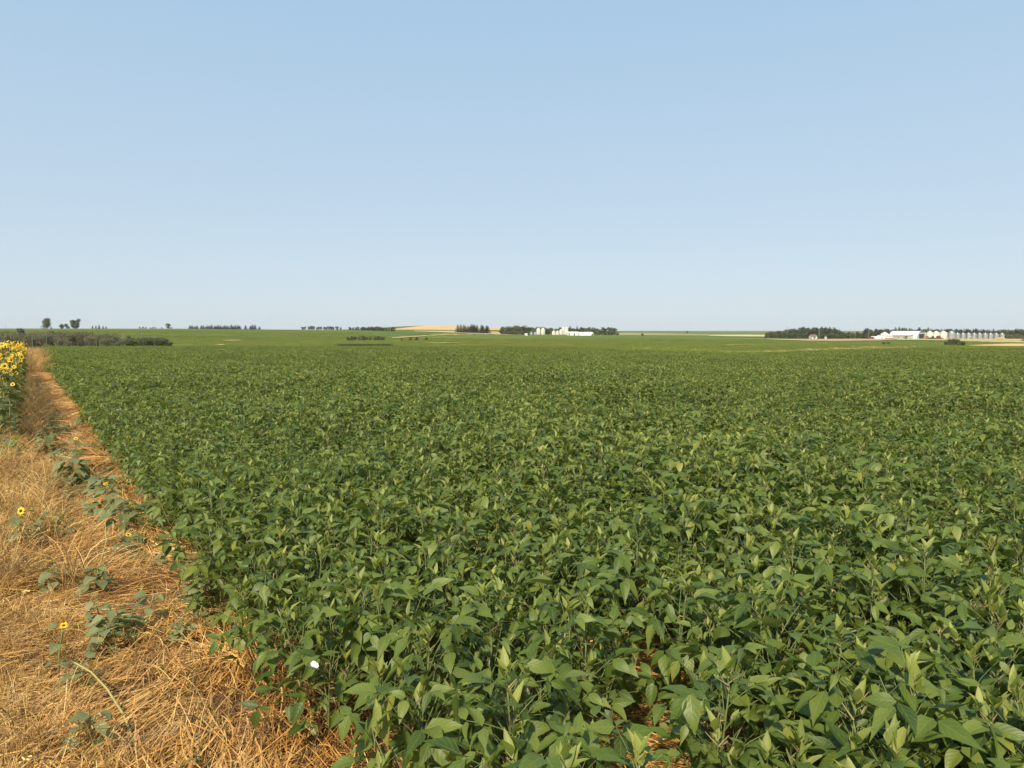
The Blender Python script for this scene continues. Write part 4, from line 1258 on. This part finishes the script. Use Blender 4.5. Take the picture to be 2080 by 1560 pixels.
# right hand wood
wl = 'tall dark tree in the dense wood around the small house'
prof = [(1557, 675), (1575, 671), (1600, 668), (1630, 664.5), (1660, 664.5), (1690, 666), (1705, 668), (1716, 674)]
for k in range(52):
    u = 1557 + 158 * (k + trng.random()) / 52
    t = np.interp(u, [p[0] for p in prof], [p[1] for p in prof]) + trng.uniform(-1.4, 3)
    Y = 820 + trng.uniform(-20, 70); x = col_ratio(u, 680) * Y; z = gz(x, Y)
    vb = VC - F * math.tan(math.atan((z - EYE) / Y) + PITCH)
    kind = 'spruce' if (k % 3 == 0 and u > 1600) else 'broad'
    tree(kind, 'wood_tree', wl if kind == 'broad' else 'pointed spruce in the dense wood around the small house', 'tree', (x, Y, z), px_m(vb - t, Y), 1.5 if kind == 'spruce' else trng.uniform(0.75, 1.05), 'leafy trees of the dense wood' if kind == 'broad' else 'spruces of the dense wood')
for k in range(34):
    u = 1556 + 162 * (k + trng.random()) / 34
    if 1640 < u < 1662: continue
    Y = 796 + trng.uniform(-6, 10); x = col_ratio(u, 680) * Y; z = gz(x, Y)
    vb = VC - F * math.tan(math.atan((z - EYE) / Y) + PITCH)
    tree('bush', 'wood_shrub', 'grey green shrub along the front of the dense wood', 'shrub', (x, Y, z), px_m(vb - 677 + trng.uniform(-2, 4), Y), trng.uniform(0.55, 0.85), 'shrubs before the dense wood')
# thin trees between the wood and the barn, long spruce row behind the bins
for k in range(12):
    u = 1716 + 50 * (k + trng.random()) / 12
    Y = 800 + trng.uniform(-10, 25); x = col_ratio(u, 680) * Y; z = gz(x, Y)
    vb = VC - F * math.tan(math.atan((z - EYE) / Y) + PITCH)
    tree('broad', 'yard_tree', 'small yard tree between the dense wood and the white barn', 'tree', (x, Y, z), px_m(vb - trng.uniform(673, 679), Y), 0.9, 'small yard trees')
for k in range(78):
    u = 1752 + 345 * (k + trng.random()) / 78
    Y = 815 + trng.uniform(-15, 45); x = col_ratio(u, 680) * Y; z = gz(x, Y)
    vb = VC - F * math.tan(math.atan((z - EYE) / Y) + PITCH)
    t = 666 + trng.uniform(-2, 4) + (2.5 if u > 1885 else 0) + (1.5 if u < 1785 else 0)
    kind = 'spruce' if k % 5 < 2 else 'broad'
    tree(kind, 'windbreak_tree', 'pointed spruce in the long windbreak behind the grain bins' if kind == 'spruce' else 'leafy tree in the long windbreak behind the grain bins', 'tree',
         (x, Y, z), px_m(vb - t, Y), 1.6 if kind == 'spruce' else trng.uniform(0.8, 1.1), 'windbreak spruces' if kind == 'spruce' else 'windbreak leafy trees')
for k in range(20):
    u = 2044 + 60 * (k + trng.random()) / 20
    Y = 760 + trng.uniform(-6, 14); x = col_ratio(u, 680) * Y; z = gz(x, Y)
    tree('willow', 'windbreak_shrub', 'grey green shrub at the end of the row of steel bins', 'shrub', (x, Y, z), px_m(trng.uniform(6, 11), Y), 0.7, 'shrubs past the steel bins')
tree_px('willow', 'roadside_bush', 'pale green bush on the dry grass past the steel bins', 'bush', 2078, 694, 684, 0.75)
# bushes in the near valley
def big_bush(label, u, vb, parts, Y):
    x = col_ratio(u, vb) * Y; z = gz(x, Y)
    root = thing('round_bush', label, 'bush', (x, Y, z), 0.0)
    return root
Yb = 235
xb = col_ratio(1940, 704) * Yb; zb = EYE + Yb * row_slope(706.5)
rb = thing('round_bush', 'large domed dark bush with a light green patch at its foot', 'bush', (xb, Yb, gz(xb, Yb)), 0.0)
hb = zb - gz(xb, Yb)
for k, (du, vt, w, kind) in enumerate([(-7, 688.3, 1.5, 'bush'), (6, 687.3, 1.6, 'bush'), (15, 692, 1.35, 'bush'), (-15, 693.5, 1.25, 'bush'), (-12, 698, 1.9, 'light')]):
    h = px_m(706.5 - vt, Yb) + hb
    link('crown', V[kind][k % len(V[kind])][1], rb, Matrix.Translation((px_m(du, Yb), -1.2 if kind == 'light' else (k % 2) * 0.8, 0)) @ Matrix.Diagonal((h * w * 0.62, h * w * 0.62, h, 1)))
link('stems', V['bush'][0][0], rb, Matrix.Diagonal((2.2, 2.2, 2.2, 1)))
Yb = 330
xb = col_ratio(1800, 702) * Yb; zb = gz(xb, Yb); vb = VC - F * math.tan(math.atan((zb - EYE) / Yb) + PITCH)
rb = thing('round_bush', 'small dark umbrella shaped bush on a dry grass mound', 'bush', (xb, Yb, zb), 0.0)
h = px_m(vb - 695.5, Yb) * 1.15
for k, (du, w) in enumerate([(-5, 1.25), (5, 1.35)]):
    link('crown', V['bush'][k][1], rb, Matrix.Translation((px_m(du, Yb), 0, h * 0.2)) @ Matrix.Diagonal((h * w, h * w, h * 0.8, 1)))
link('stems', V['bush'][1][0], rb, Matrix.Diagonal((h * .8, h * .8, h, 1)))
# low shrubs beyond the slough
for k in range(26):
    u = 706 + 100 * (k + trng.random()) / 26 if k < 20 else trng.uniform(805, 868)
    t = (682 if k < 20 else 685.5) + trng.uniform(-1.2, 3)
    tree_px('willow' if k % 2 else 'bush', 'slough_shrub', 'low grey green shrub in the long thicket in the middle field', 'shrub', u, 692 + trng.uniform(-0.8, 0.6), t, 0.75, 'shrubs of the middle field thicket', 235, 700)
for u, vb, vt in ((1193, 708, 704.5), (1200, 708, 703.8), (1208, 708.3, 704), (1216, 708, 704.2), (1448, 713.5, 710), (1452, 713.5, 709.6), (896, 693.5, 690.8), (901, 693.5, 690.2)):
    tree_px('willow', 'field_shrub', 'tiny scrubby bush alone in the middle field', 'shrub', u, vb, vt, 0.9, 'tiny scrub bushes in the middle field', 110, 700)
# slough with willows and dead aspens
DEAD = [dead_tree(trng, 1.0, trng.uniform(0.02, 0.2)) for _ in range(6)]
for me in {m for d in DEAD for m in d}:
    # built for a height of one metre: slim the stems accordingly
    pass
TWIGS = [twig_mesh(trng, 1.0, 0.9, 24) for _ in range(3)]
def slough_at(u, Y):
    x = col_ratio(u, 700) * Y
    return x, Y, gz(x, Y)
def top_to_h(top, x, Y, z):
    return EYE + Y * row_slope(top) - z
for k in range(130):
    u = -60 + 300 * (k + trng.random()) / 130
    Y = trng.uniform(185, 290); x, y, z = slough_at(u, Y)
    t = 670.5 + 18 * trng.random() if u < 200 else 677 + 16 * trng.random()
    h = top_to_h(t, x, y, z)
    rt = tree('willow', 'willow_shrub', 'grey green willow shrub in the shrubby slough beyond the crop', 'shrub', (x, y, z), h, trng.uniform(0.42, 0.78), 'willows of the slough')
    link('stems', TWIGS[k % 3], rt, Matrix.Diagonal((0.8, 0.8, 1.0, 1)))
for k in range(52):
    u = 215 + 130 * (k + trng.random()) / 52
    Y = trng.uniform(185, 215); x, y, z = slough_at(u, Y)
    h = top_to_h(685.5 + trng.uniform(-2.5, 5) + 9 * max(0, (u - 312) / 35) ** 2, x, y, z)
    tree('willow' if k % 3 == 0 else 'bush', 'willow_thicket_shrub', 'dark low willow in the thicket that tapers along the crop', 'shrub', (x, y, z), h, 0.85, 'low willow thicket')
for u, t in ((205, 677), (212, 676), (219, 675.5), (230, 676.5), (100, 671), (108, 669.5), (43, 663.5), (150, 672), (66, 675), (262, 680), (182, 674)):
    Y = trng.uniform(230, 285); x, y, z = slough_at(u, Y)
    tree('poplar', 'young_aspen', 'young leafy aspen standing out of the shrubby slough', 'tree', (x, y, z), top_to_h(t, x, y, z), 0.6, 'young aspens in the slough')
for k, (u, t) in enumerate([(15, 668), (54, 670), (66, 672), (95, 676), (131, 682), (135, 686), (152, 674), (158, 678), (164, 676), (168, 671), (172, 680), (187, 673), (190, 680), (196, 675), (250, 673), (253, 672), (287, 674), (290, 676), (86, 681), (112, 680), (122, 690), (118, 692), (142, 685), (178, 684), (205, 682), (36, 676), (72, 679)]):
    Y = trng.uniform(178, 230); x, y, z = slough_at(u, Y)
    h = top_to_h(t - 1.5, x, y, z)
    root = thing('dead_aspen', 'bare bleached dead aspen standing in the shrubby slough', 'tree', (x, y, z), trng.uniform(0, 6.28), 'dead aspens in the slough', (h * 0.12, h * 0.12, h))
    tm, bm_ = DEAD[k % 6]
    link('trunk', tm, root); link('branches', bm_, root)
# reeds in the slough hollow
P, Ro, S, I = [], [], [], []
def reed(rng):
    mb = tuft(rng, 60, 1.0, 0.9, lean=0.15, width=0.03, heads=0)
    return mb.mesh('reed_clump', [M['reed']])
REED = [reed(trng) for _ in range(3)]
for k in range(420):
    u = trng.uniform(692, 790); v = 704.0 + trng.uniform(-1.2, 1.0)
    x, y, z = at(u, v, 235, 500); P.append((x, y, z)); Ro.append((0, 0, trng.uniform(0, 6.28))); s = trng.uniform(0.6, 1.0); S.append((s, s, s)); I.append(k % 3)
scatter('reed_bed', 'dark green reed bed at the far edge of the crop', P, Ro, S, I, REED)

# ================================================================== FARM BUILDINGS
def rings(r, h, n, d):
    pr = []
    for i in range(n):
        z = h * i / n
        pr += [(r, z), (r + d, z + h / n * 0.5)]
    pr.append((r, h))
    return pr
def bin_meshes(r, h, roof, hopper, mat, legs):
    """flat or hopper bottomed grain bin; origin on the ground"""
    z0 = hopper
    P_ = {}
    w = MB(); w.lathe([(a, z0 + b) for a, b in rings(r, h, 8, 0.05)], 28, 0); P_['wall'] = (w, mat)
    f = MB(); f.lathe([(r + 0.12, z0 + h), (r * 0.55, z0 + h + roof * 0.52), (0.45, z0 + h + roof)], 28, 0); P_['roof'] = (f, mat)
    c = MB(); c.lathe([(0.42, z0 + h + roof - 0.02), (0.42, z0 + h + roof + 0.35), (0.05, z0 + h + roof + 0.5)], 12, 0); P_['roof_cap'] = (c, mat)
    l = MB()
    for dx in (-0.22, 0.22): l.tube([(dx, -r - 0.14, z0 + 0.2), (dx, -r - 0.14, z0 + h)], [0.04, 0.04], 4, 0)
    for k in range(int(h / 0.6)): l.tube([(-0.22, -r - 0.14, z0 + 0.4 + k * 0.6), (0.22, -r - 0.14, z0 + 0.4 + k * 0.6)], [0.03, 0.03], 4, 0)
    P_['ladder'] = (l, M['galv'])
    if hopper:
        k = MB(); k.lathe([(0.3, z0 * 0.28), (r - 0.02, z0)], 28, 0); P_['hopper'] = (k, mat)
        g_ = MB()
        for q in range(legs):
            a = 2 * math.pi * (q + 0.5) / legs
            g_.tube([(math.cos(a) * r, math.sin(a) * r, -0.3), (math.cos(a) * r, math.sin(a) * r, z0 + 0.3)], [0.11, 0.11], 6, 0)
        g_.lathe([(r + 0.1, z0 * 0.5), (r + 0.1, z0 * 0.5 + 0.15), (r - 0.1, z0 * 0.5 + 0.15), (r - 0.1, z0 * 0.5)], 20, 0, close=False)
        P_['legs'] = (g_, mat)
    else:
        d = MB(); d.box(-0.5, 0.5, -r - 0.10, -r + 0.05, 0.5, 2.3, 0, Matrix.Rotation(0.5, 4, 'Z')); P_['door'] = (d, M['galv'])
    return {k: (m.mesh('bin_' + k, [mt], True)) for k, (m, mt) in P_.items()}
_cache = {}
def grain_bin(u, Y, label, group, r, h, roof, hopper, matk, legs=6, base=0.0):
    key = (r, h, roof, hopper, matk)
    if key not in _cache: _cache[key] = bin_meshes(r, h, roof, hopper, M[matk], legs)
    x = col_ratio(u, 680) * Y
    root = thing('grain_bin', label, 'grain bin', (x, Y, gz(x, Y) + base), trng.uniform(-.4, .4), group)
    for k, me in _cache[key].items(): link(k, me, root)
    return root
YC = 868
for u in (1079.3, 1086.8): grain_bin(u, YC, 'small squat galvanised bin beside the tall pair of white bins', 'squat galvanised pair', 2.0, 2.9, 1.1, 0, 'galv')
for u in (1093.8, 1103.0): grain_bin(u, YC - 6, 'tall white hopper bin of the separate pair', 'separate pair of tall white bins', 2.5, 5.6, 1.5, 1.9, 'cream_metal')
for u in (1124.6, 1132.2): grain_bin(u, YC - 6, 'small pale steel hopper bin between the two groups of white bins', 'small steel hopper bins', 2.05, 3.1, 1.1, 1.6, 'white_metal')
grain_bin(1139.5, YC - 4, 'middle height white hopper bin beside the tallest bins', None, 2.2, 4.7, 1.2, 1.5, 'cream_metal')
for u in (1144.4, 1150.6): grain_bin(u, YC + 4, 'tallest white hopper bin standing against the low white shed', 'tallest white hopper bins', 2.1, 7.0, 1.5, 1.6, 'cream_metal')
YR = 742
for u, r in ((1888.5, 3.2), (1901.5, 3.2), (1916, 3.7)): grain_bin(u, YR, 'large cream hopper bin beside the arched barn', 'three cream bins', r, 5.6, 1.5, 1.0, 'cream_metal', 8)
grain_bin(1932.5, YR, 'largest galvanised bin, between cream bins and the smaller steel row', None, 3.6, 5.9, 1.6, 0.8, 'galv', 8)
for k in range(9):
    grain_bin(1945.0 + k * 11.2 + (0.8 if k == 8 else 0), YR + 4, 'small galvanised bin in the long even row of steel bins', 'long row of steel bins', 2.45, 4.5, 1.1, 0.9, 'galv', 8)
grain_bin(1876.8, YR + 30, 'white bin half hidden behind the arched barn end', None, 2.6, 5.0, 1.3, 0.6, 'white_metal')

def shed_arch(name, label, cat, u0, u1, Y, h, depth, mat, endmat, rz=0.0, prof='arch', door=True):
    x0 = col_ratio(u0, 680) * Y; x1 = col_ratio(u1, 680) * Y; cx = (x0 + x1) / 2; L = x1 - x0
    root = thing(name, label, cat, (cx, Y, gz(cx, Y)), rz)
    n = 14
    arc = [(-depth / 2 * math.cos(math.pi * i / n), h * math.sin(math.pi * i / n) ** 0.8) for i in range(n + 1)]
    mb = MB(); v = []
    for xx in (-L / 2, L / 2): v += [(xx, a, b) for a, b in arc]
    fs = [(i, i + 1, n + 2 + i, n + 1 + i) for i in range(n)]
    mb.add(v, fs); part('roof', mb, [mat], root, True)
    for xx, nm in ((-L / 2 + 0.15, 'end_wall'), (L / 2 - 0.6, 'end_wall')):
        e = MB(); e.add([(xx, a * 0.985, b * 0.985) for a, b in arc], [tuple(range(n + 1))]); part(nm, e, [endmat], root)
    rib = MB()
    for k in range(1, 8):
        xx = -L / 2 + L * k / 8
        for i in range(n): rib.tube([(xx, arc[i][0] * 1.006, arc[i][1] * 1.006), (xx, arc[i + 1][0] * 1.006, arc[i + 1][1] * 1.006)], [0.05, 0.05], 4, 0)
    part('rib', rib, [mat], root, True)
    if door:
        d = MB(); d.box(L / 2 - 0.55, L / 2 - 0.45, -depth * 0.28, depth * 0.28, 0, h * 0.62); part('door', d, [M['doorway_shade']], root)  # flat panel, the opening's shade painted as its colour
    return root
shed_arch('tarp_shed', 'long low white tarpaulin shed with a rounded end beside the tall bins', 'shed', 1176, 1200, YC - 2, 4.3, 9, M['white_tarp'], M['white_tarp'], 0, door=False)
# its rounded end
x = col_ratio(1200, 680) * (YC - 2); rs = bpy.data.objects[[o.name for o in bpy.data.objects if o.name.startswith('tarp_shed')][0]]
mb = MB(); half = MB(); n = 10; vv = []; ff = []
Lh = (col_ratio(1200, 680) - col_ratio(1176, 680)) * (YC - 2) / 2
for i in range(n + 1):
    for j in range(n + 1):
        a = math.pi * i / n; b = math.pi / 2 * j / n
        vv.append((Lh + math.sin(b) * 3.9 * math.sin(a) ** 0.6, -4.5 * math.cos(a) * math.cos(b), 4.3 * math.sin(a) ** 0.8 * math.cos(b) ** 0.6))
for i in range(n):
    for j in range(n): ff.append((i * (n + 1) + j, (i + 1) * (n + 1) + j, (i + 1) * (n + 1) + j + 1, i * (n + 1) + j + 1))
mb.add(vv, ff); part('rounded_end', mb, [M['white_tarp']], rs, True)
def gable(name, label, cat, u0, u1, Y, wallh, roofh, depth, wallm, roofm, rz=0.0, windows=(), doors=(), along=True, over=0.3):
    x0 = col_ratio(u0, 680) * Y; x1 = col_ratio(u1, 680) * Y; cx = (x0 + x1) / 2; L = (x1 - x0) / 2; D = depth / 2
    root = thing(name, label, cat, (cx, Y, gz(cx, Y)), rz)
    w = MB(); w.box(-L, L, -D, D, -0.5, wallh)
    r = MB(); t = 0.18
    if along:
        w.add([(-L, -D, wallh), (-L, D, wallh), (-L, 0, wallh + roofh), (L, -D, wallh), (L, D, wallh), (L, 0, wallh + roofh)], [(0, 2, 1), (3, 4, 5)])
        for s in (-1, 1):
            r.add([(-L - over, s * (D + over), wallh - 0.15), (L + over, s * (D + over), wallh - 0.15), (L + over, 0, wallh + roofh + 0.06), (-L - over, 0, wallh + roofh + 0.06),
                   (-L - over, s * (D + over), wallh - 0.15 + t), (L + over, s * (D + over), wallh - 0.15 + t), (L + over, 0, wallh + roofh + 0.06 + t), (-L - over, 0, wallh + roofh + 0.06 + t)],
                  [(0, 1, 2, 3), (4, 5, 6, 7), (0, 1, 5, 4), (1, 2, 6, 5), (0, 3, 7, 4)])
    else:
        w.add([(-L, -D, wallh), (L, -D, wallh), (0, -D, wallh + roofh), (-L, D, wallh), (L, D, wallh), (0, D, wallh + roofh)], [(0, 1, 2), (3, 5, 4)])
        for s in (-1, 1):
            r.add([(s * (L + over), -D - over, wallh - 0.15), (s * (L + over), D + over, wallh - 0.15), (0, D + over, wallh + roofh + 0.06), (0, -D - over, wallh + roofh + 0.06),
                   (s * (L + over), -D - over, wallh - 0.15 + t), (s * (L + over), D + over, wallh - 0.15 + t), (0, D + over, wallh + roofh + 0.06 + t), (0, -D - over, wallh + roofh + 0.06 + t)],
                  [(0, 1, 2, 3), (4, 5, 6, 7), (0, 3, 7, 4), (0, 1, 5, 4)])
    part('wall', w, [wallm], root); part('roof', r, [roofm], root)
    for a, b, c, d in windows:
        f = MB(); f.box(a - 0.12, b + 0.12, -D - 0.06, -D + 0.02, c - 0.12, d + 0.12); fo = part('window', f, [M['white_wall']], root)
        p = MB(); p.box(a, b, -D - 0.09, -D - 0.04, c, d); part('pane', p, [M['glass']], fo)
    for a, b, d in doors:
        f = MB(); f.box(a, b, -D - 0.08, -D + 0.02, 0, d); part('door', f, [M['doorway_shade']], root)  # panel coloured dark in place of doorway shade
    return root
gable('low_shed', 'low white shed between the tallest bins and the tarpaulin shed', 'shed', 1152.5, 1174.5, YC, 3.4, 1.0, 8, M['white_wall'], M['white_tarp'], 0, (), ((-5.4, -4.2, 2.6), (1.0, 2.2, 2.4)))
gable('storage_box', 'small white box trailer beside the squat steel bins', 'trailer', 1066, 1071.5, YC - 8, 2.0, 0.2, 2.4, M['white_wall'], M['white_tarp'])
gable('farm_house', 'small bungalow with a brown roof before the dense wood', 'house', 1646, 1657, 782, 2.7, 1.7, 8, M['white_wall'], M['brown_roof'], 0, ((-2.2, -1.0, 1.0, 2.2), (0.6, 1.6, 1.0, 2.2)), ((-0.6, 0.3, 2.2),))
gable('garden_shed', 'tiny pale shed at the far end of the dense wood', 'shed', 1675.5, 1678.5, 780, 2.2, 0.8, 2.5, M['white_wall'], M['brown_roof'])
# barn: arched white roof, grey lean-to in front, end wall's shade put into its blue colour
YB = 752
barn = shed_arch('arched_barn', 'long arched white barn with a grey lean-to and an end wall coloured blue for shade', 'barn', 1813, 1873, YB, 8.2, 15, M['white_tarp'], M['shade_blue_wall'], R(-62))
Lb = (col_ratio(1873, 680) - col_ratio(1813, 680)) * YB / 2
lt_ = MB(); lt_.box(-Lb - 8, Lb - 4.5, -12.5, -6.2, -0.5, 3.5); part('lean_to_wall', lt_, [M['grey_wall']], barn)
lr = MB(); lr.add([(-Lb - 8.3, -12.9, 3.45), (Lb - 4.2, -12.9, 3.45), (Lb - 4.2, -5.6, 4.7), (-Lb - 8.3, -5.6, 4.7), (-Lb - 8.3, -12.9, 3.62), (Lb - 4.2, -12.9, 3.62), (Lb - 4.2, -5.6, 4.87), (-Lb - 8.3, -5.6, 4.87)],
                 [(0, 1, 2, 3), (4, 5, 6, 7), (0, 1, 5, 4), (1, 2, 6, 5), (0, 3, 7, 4)]); part('lean_to_roof', lr, [M['grey_wall']], barn)
for a, b in ((-Lb - 5, -Lb - 3.6), (-Lb + 2, -Lb + 3.2), (-2, -0.8), (4, 5.2)):
    f = MB(); f.box(a, b, -12.58, -12.48, 1.3, 2.2); part('window', f, [M['glass']], barn)
f = MB(); f.box(Lb - 10.5, Lb - 7.5, -12.6, -12.45, 0, 2.9); part('lean_to_door', f, [M['wood']], barn)
f = MB(); f.box(Lb - 0.5, Lb - 0.35, -4.6, -4.2, 0, 5.6); f.box(Lb - 0.5, Lb - 0.35, -4.6, 4.4, 5.6, 5.95); part('door_frame', f, [M['white_wall']], barn)
tree('broad', 'yard_tree', 'single small dark tree against the grey lean-to', 'tree', (col_ratio(1841, 680) * (YB - 22), YB - 22, gz(col_ratio(1841, 680) * (YB - 22), YB - 22)), 3.4, 0.8)
gable('white_house', 'two storey white farmhouse rising behind the long low trailers', 'house', 1789.5, 1804, 765, 5.0, 2.4, 8, M['white_wall'], M['grey_wall'], R(-20), ((-2.6, -1.6, 3.2, 4.6), (1.2, 2.2, 3.2, 4.6), (-0.5, 0.5, 3.2, 4.6)), (), False)
gable('machine_shed', 'low white shed joining the farmhouse and the barn', 'shed', 1784, 1812, 758, 2.9, 0.9, 8, M['white_wall'], M['grey_wall'], R(-25))
gable('long_trailer', 'long white trailer parked on the fallow soil', 'trailer', 1772, 1796, 744, 2.4, 0.3, 3, M['white_wall'], M['white_tarp'], R(-25), (), ((-4, -3, 1.0), (3, 4, 1.0)))

def vehicle(name, label, cat, u, Y, L, W, bodyz, mat, cab=None, wheels=(), extra=()):
    x = col_ratio(u, 680) * Y
    root = thing(name, label, cat, (x, Y, gz(x, Y)), trng.uniform(-.3, .3))
    b = MB()
    for (x0, x1, z0, z1) in bodyz: b.box(x0, x1, -W / 2, W / 2, z0, z1)
    part('body', b, [mat], root)
    if cab:
        c = MB(); c.box(cab[0], cab[1], -W / 2 * 0.8, W / 2 * 0.8, cab[2], cab[3]); co = part('cab', c, [mat], root)
        w = MB(); w.box(cab[0] + 0.1, cab[1] - 0.1, -W / 2 * 0.84, W / 2 * 0.84, cab[2] + 0.35, cab[3] - 0.2); part('window', w, [M['glass']], co)
    for wx, wr in wheels:
        for s in (-1, 1):
            w = MB(); w.lathe([(wr * 0.5, -0.25), (wr * 0.95, -0.25), (wr, -0.1), (wr, 0.1), (wr * 0.95, 0.25), (wr * 0.5, 0.25)], 16, 0)
            part('wheel', w, [M['tyre']], root, True, Matrix.Translation((wx, s * (W / 2 + 0.1), wr)) @ Matrix.Rotation(math.pi / 2, 4, 'X'))
    for nm, (x0, x1, y0, y1, z0, z1), mt in extra:
        e = MB(); e.box(x0, x1, y0, y1, z0, z1); part(nm, e, [mt], root)
    return root
vehicle('loader_tractor', 'orange farm loader parked before the cream bins', 'tractor', 1883.5, YR - 18, 5, 2.2, [(-2.4, 1.2, 0.9, 2.0), (-1.0, 0.6, 2.0, 2.3)], M['orange'], (-0.9, 0.7, 2.0, 3.3), ((-1.5, 0.75), (1.0, 0.9)), (('bucket', (-4.0, -2.8, -1.2, 1.2, 0.3, 1.3), M['orange']),))
vehicle('seed_drill', 'dark red seeding implement parked in front of the cream bins', 'implement', 1906.5, YR - 16, 8, 3, [(-3.6, 3.4, 0.7, 1.5), (-1.6, 1.6, 1.5, 2.9)], M['red'], None, ((-2.6, 0.6), (0, 0.6), (2.6, 0.6)), (('hopper', (-1.2, 1.2, -1.2, 1.2, 2.9, 3.4), M['red']),))
vehicle('pickup_truck', 'white pickup truck beside the dark red implement', 'truck', 1918, YR - 16, 5, 1.9, [(-2.6, 2.6, 0.6, 1.2)], M['white_metal'], (-0.8, 1.0, 1.2, 1.9), ((-1.6, 0.4), (1.6, 0.4)))
vehicle('tractor', 'dark tractor standing between the loader and the red implement', 'tractor', 1893.5, YR - 17, 4, 2, [(-2.0, 0.4, 0.8, 1.7)], M['tyre'], (0.0, 1.6, 1.3, 3.0), ((-1.4, 0.6), (1.1, 0.9)))
vehicle('swather_header', 'yellow harvester header on a trailer before the last steel bins', 'implement', 2031, YR - 12, 8, 1.6, [(-3.8, 3.8, 1.0, 2.0), (2.6, 3.8, 2.0, 2.7)], M['yellow'], None, ((-2.2, 0.45), (2.2, 0.45)), (('drawbar', (-5.6, -3.8, -0.1, 0.1, 0.5, 0.7), M['yellow']),))
vehicle('red_truck', 'old reddish grain truck parked at the end of the white trailer', 'truck', 1768, 744, 7, 2.2, [(-3.4, 1.6, 0.9, 2.3)], M['red'], (1.7, 3.2, 0.9, 2.4), ((-2.2, 0.5), (2.2, 0.5)))
for k, u in enumerate((1799, 1805, 1811)):
    vehicle('fuel_tank', ('rusty orange tank trailer beside the long white trailer', 'rusty orange flat trailer between two tank trailers', 'rusty orange tank trailer nearest the grey lean-to')[k], 'trailer', u, 741, 4, 1.6, [(-1.4, 1.4, 0.5, 1.25 if k != 1 else 0.9)], M['orange'], None, ((-0.8, 0.35), (0.8, 0.35)))
# grain auger leaning against the steel row
x = col_ratio(1975, 680) * (YR - 8); ag = thing('grain_auger', 'long pale grain auger propped before the steel bins', 'auger', (x, YR - 8, gz(x, YR - 8)), R(10))
mb = MB(); mb.tube([(-4.5, 0, 3.3), (4.8, 0, 0.5)], [0.22, 0.22], 8, 0); part('tube', mb, [M['cream_metal']], ag, True)
mb = MB(); mb.tube([(-0.8, -0.9, 0.3), (-0.8, 0, 2.2)], [0.06, 0.06], 5, 0); mb.tube([(-0.8, 0.9, 0.3), (-0.8, 0, 2.2)], [0.06, 0.06], 5, 0); part('support', mb, [M['galv']], ag, True)
for s in (-1, 1):
    w = MB(); w.lathe([(0.2, -0.1), (0.35, -0.1), (0.35, 0.1), (0.2, 0.1)], 12, 0); part('wheel', w, [M['tyre']], ag, True, Matrix.Translation((-0.8, s * 1.0, 0.35)) @ Matrix.Rotation(math.pi / 2, 4, 'X'))
# utility poles
pole_m = MB(); pole_m.tube([(0, 0, -0.6), (0, 0, 9.4)], [0.17, 0.11], 8, 0); pole_me = pole_m.mesh('pole_shaft', [M['wood']])
arm_m = MB(); arm_m.box(-1.1, 1.1, -0.06, 0.06, 8.7, 8.85); arm_me = arm_m.mesh('cross_arm', [M['wood']], False)
ins_m = MB(); ins_m.lathe([(0.05, 0), (0.07, 0.1), (0.03, 0.2)], 8, 0); ins_me = ins_m.mesh('insulator', [M['galv']])
for u, Y, h, lab in [(1390.5, 900, 8, 'thin wooden utility pole alone in the open field'), (1599, 770, 12.5, 'tall pale utility pole before the left half of the dense wood'), (1664, 775, 9, 'utility pole beside the small bungalow'),
                     (1727, 770, 11.5, 'tall utility pole in the gap between the wood and the farmyard'), (1764.5, 765, 9, 'utility pole beside the old grain truck')]:
    x = col_ratio(u, 680) * Y
    p = thing('utility_pole', lab, 'pole', (x, Y, gz(x, Y)), R(20), None, (1, 1, h / 9.4))
    link('shaft', pole_me, p); a = link('cross_arm', arm_me, p)
    for dx in (-0.95, 0, 0.95): link('insulator', ins_me, a, Matrix.Translation((dx, 0, 8.85)))

# tufts of bleached grass along the verge
P, Ro, S, I = [], [], [], []
VERGE = [(1270, 710.4), (1330, 712), (1400, 715), (1480, 717.6), (1550, 718.0), (1640, 714), (1700, 710), (1760, 708), (1840, 707.2), (1950, 706.6)]
for k in range(260):
    u = trng.uniform(1270, 1950); v = np.interp(u, [p[0] for p in VERGE], [p[1] for p in VERGE]) + trng.gauss(0, 0.5)
    x, y, z = at(u, v, 84, 500); P.append((x, y, z + 0.1)); Ro.append((0, 0, trng.uniform(0, 6.28))); c = trng.uniform(0.5, 1.3); S.append((c * 2, c * 2, c)); I.append(k % 5)
VTUFT = [tuft(trng, 46, 0.40, 0.06, width=0.004).mesh('verge_tuft', [M['vergegrass']]) for _ in range(5)]
scatter('verge_grass', 'bleached tall grass growing along the winding verge', P, Ro, S, I, VTUFT)

# ================================================================== HAZE
hz, hnt, hout = new_mat('smoke_haze')
pv = hnt.nodes.new('ShaderNodeVolumePrincipled')
pv.inputs['Color'].default_value = (0.93, 0.96, 1.0, 1)
pv.inputs['Density'].default_value = 0.00005
pv.inputs['Anisotropy'].default_value = 0.0
hnt.links.new(pv.outputs[0], hout.inputs['Volume'])
mb = MB(); mb.box(-13500, 13500, -300, 9500, -40, 70)
tag(link('haze', mb.mesh('haze', [hz], False)), 'thin pale summer haze lying over the fields', None, None, 'stuff')
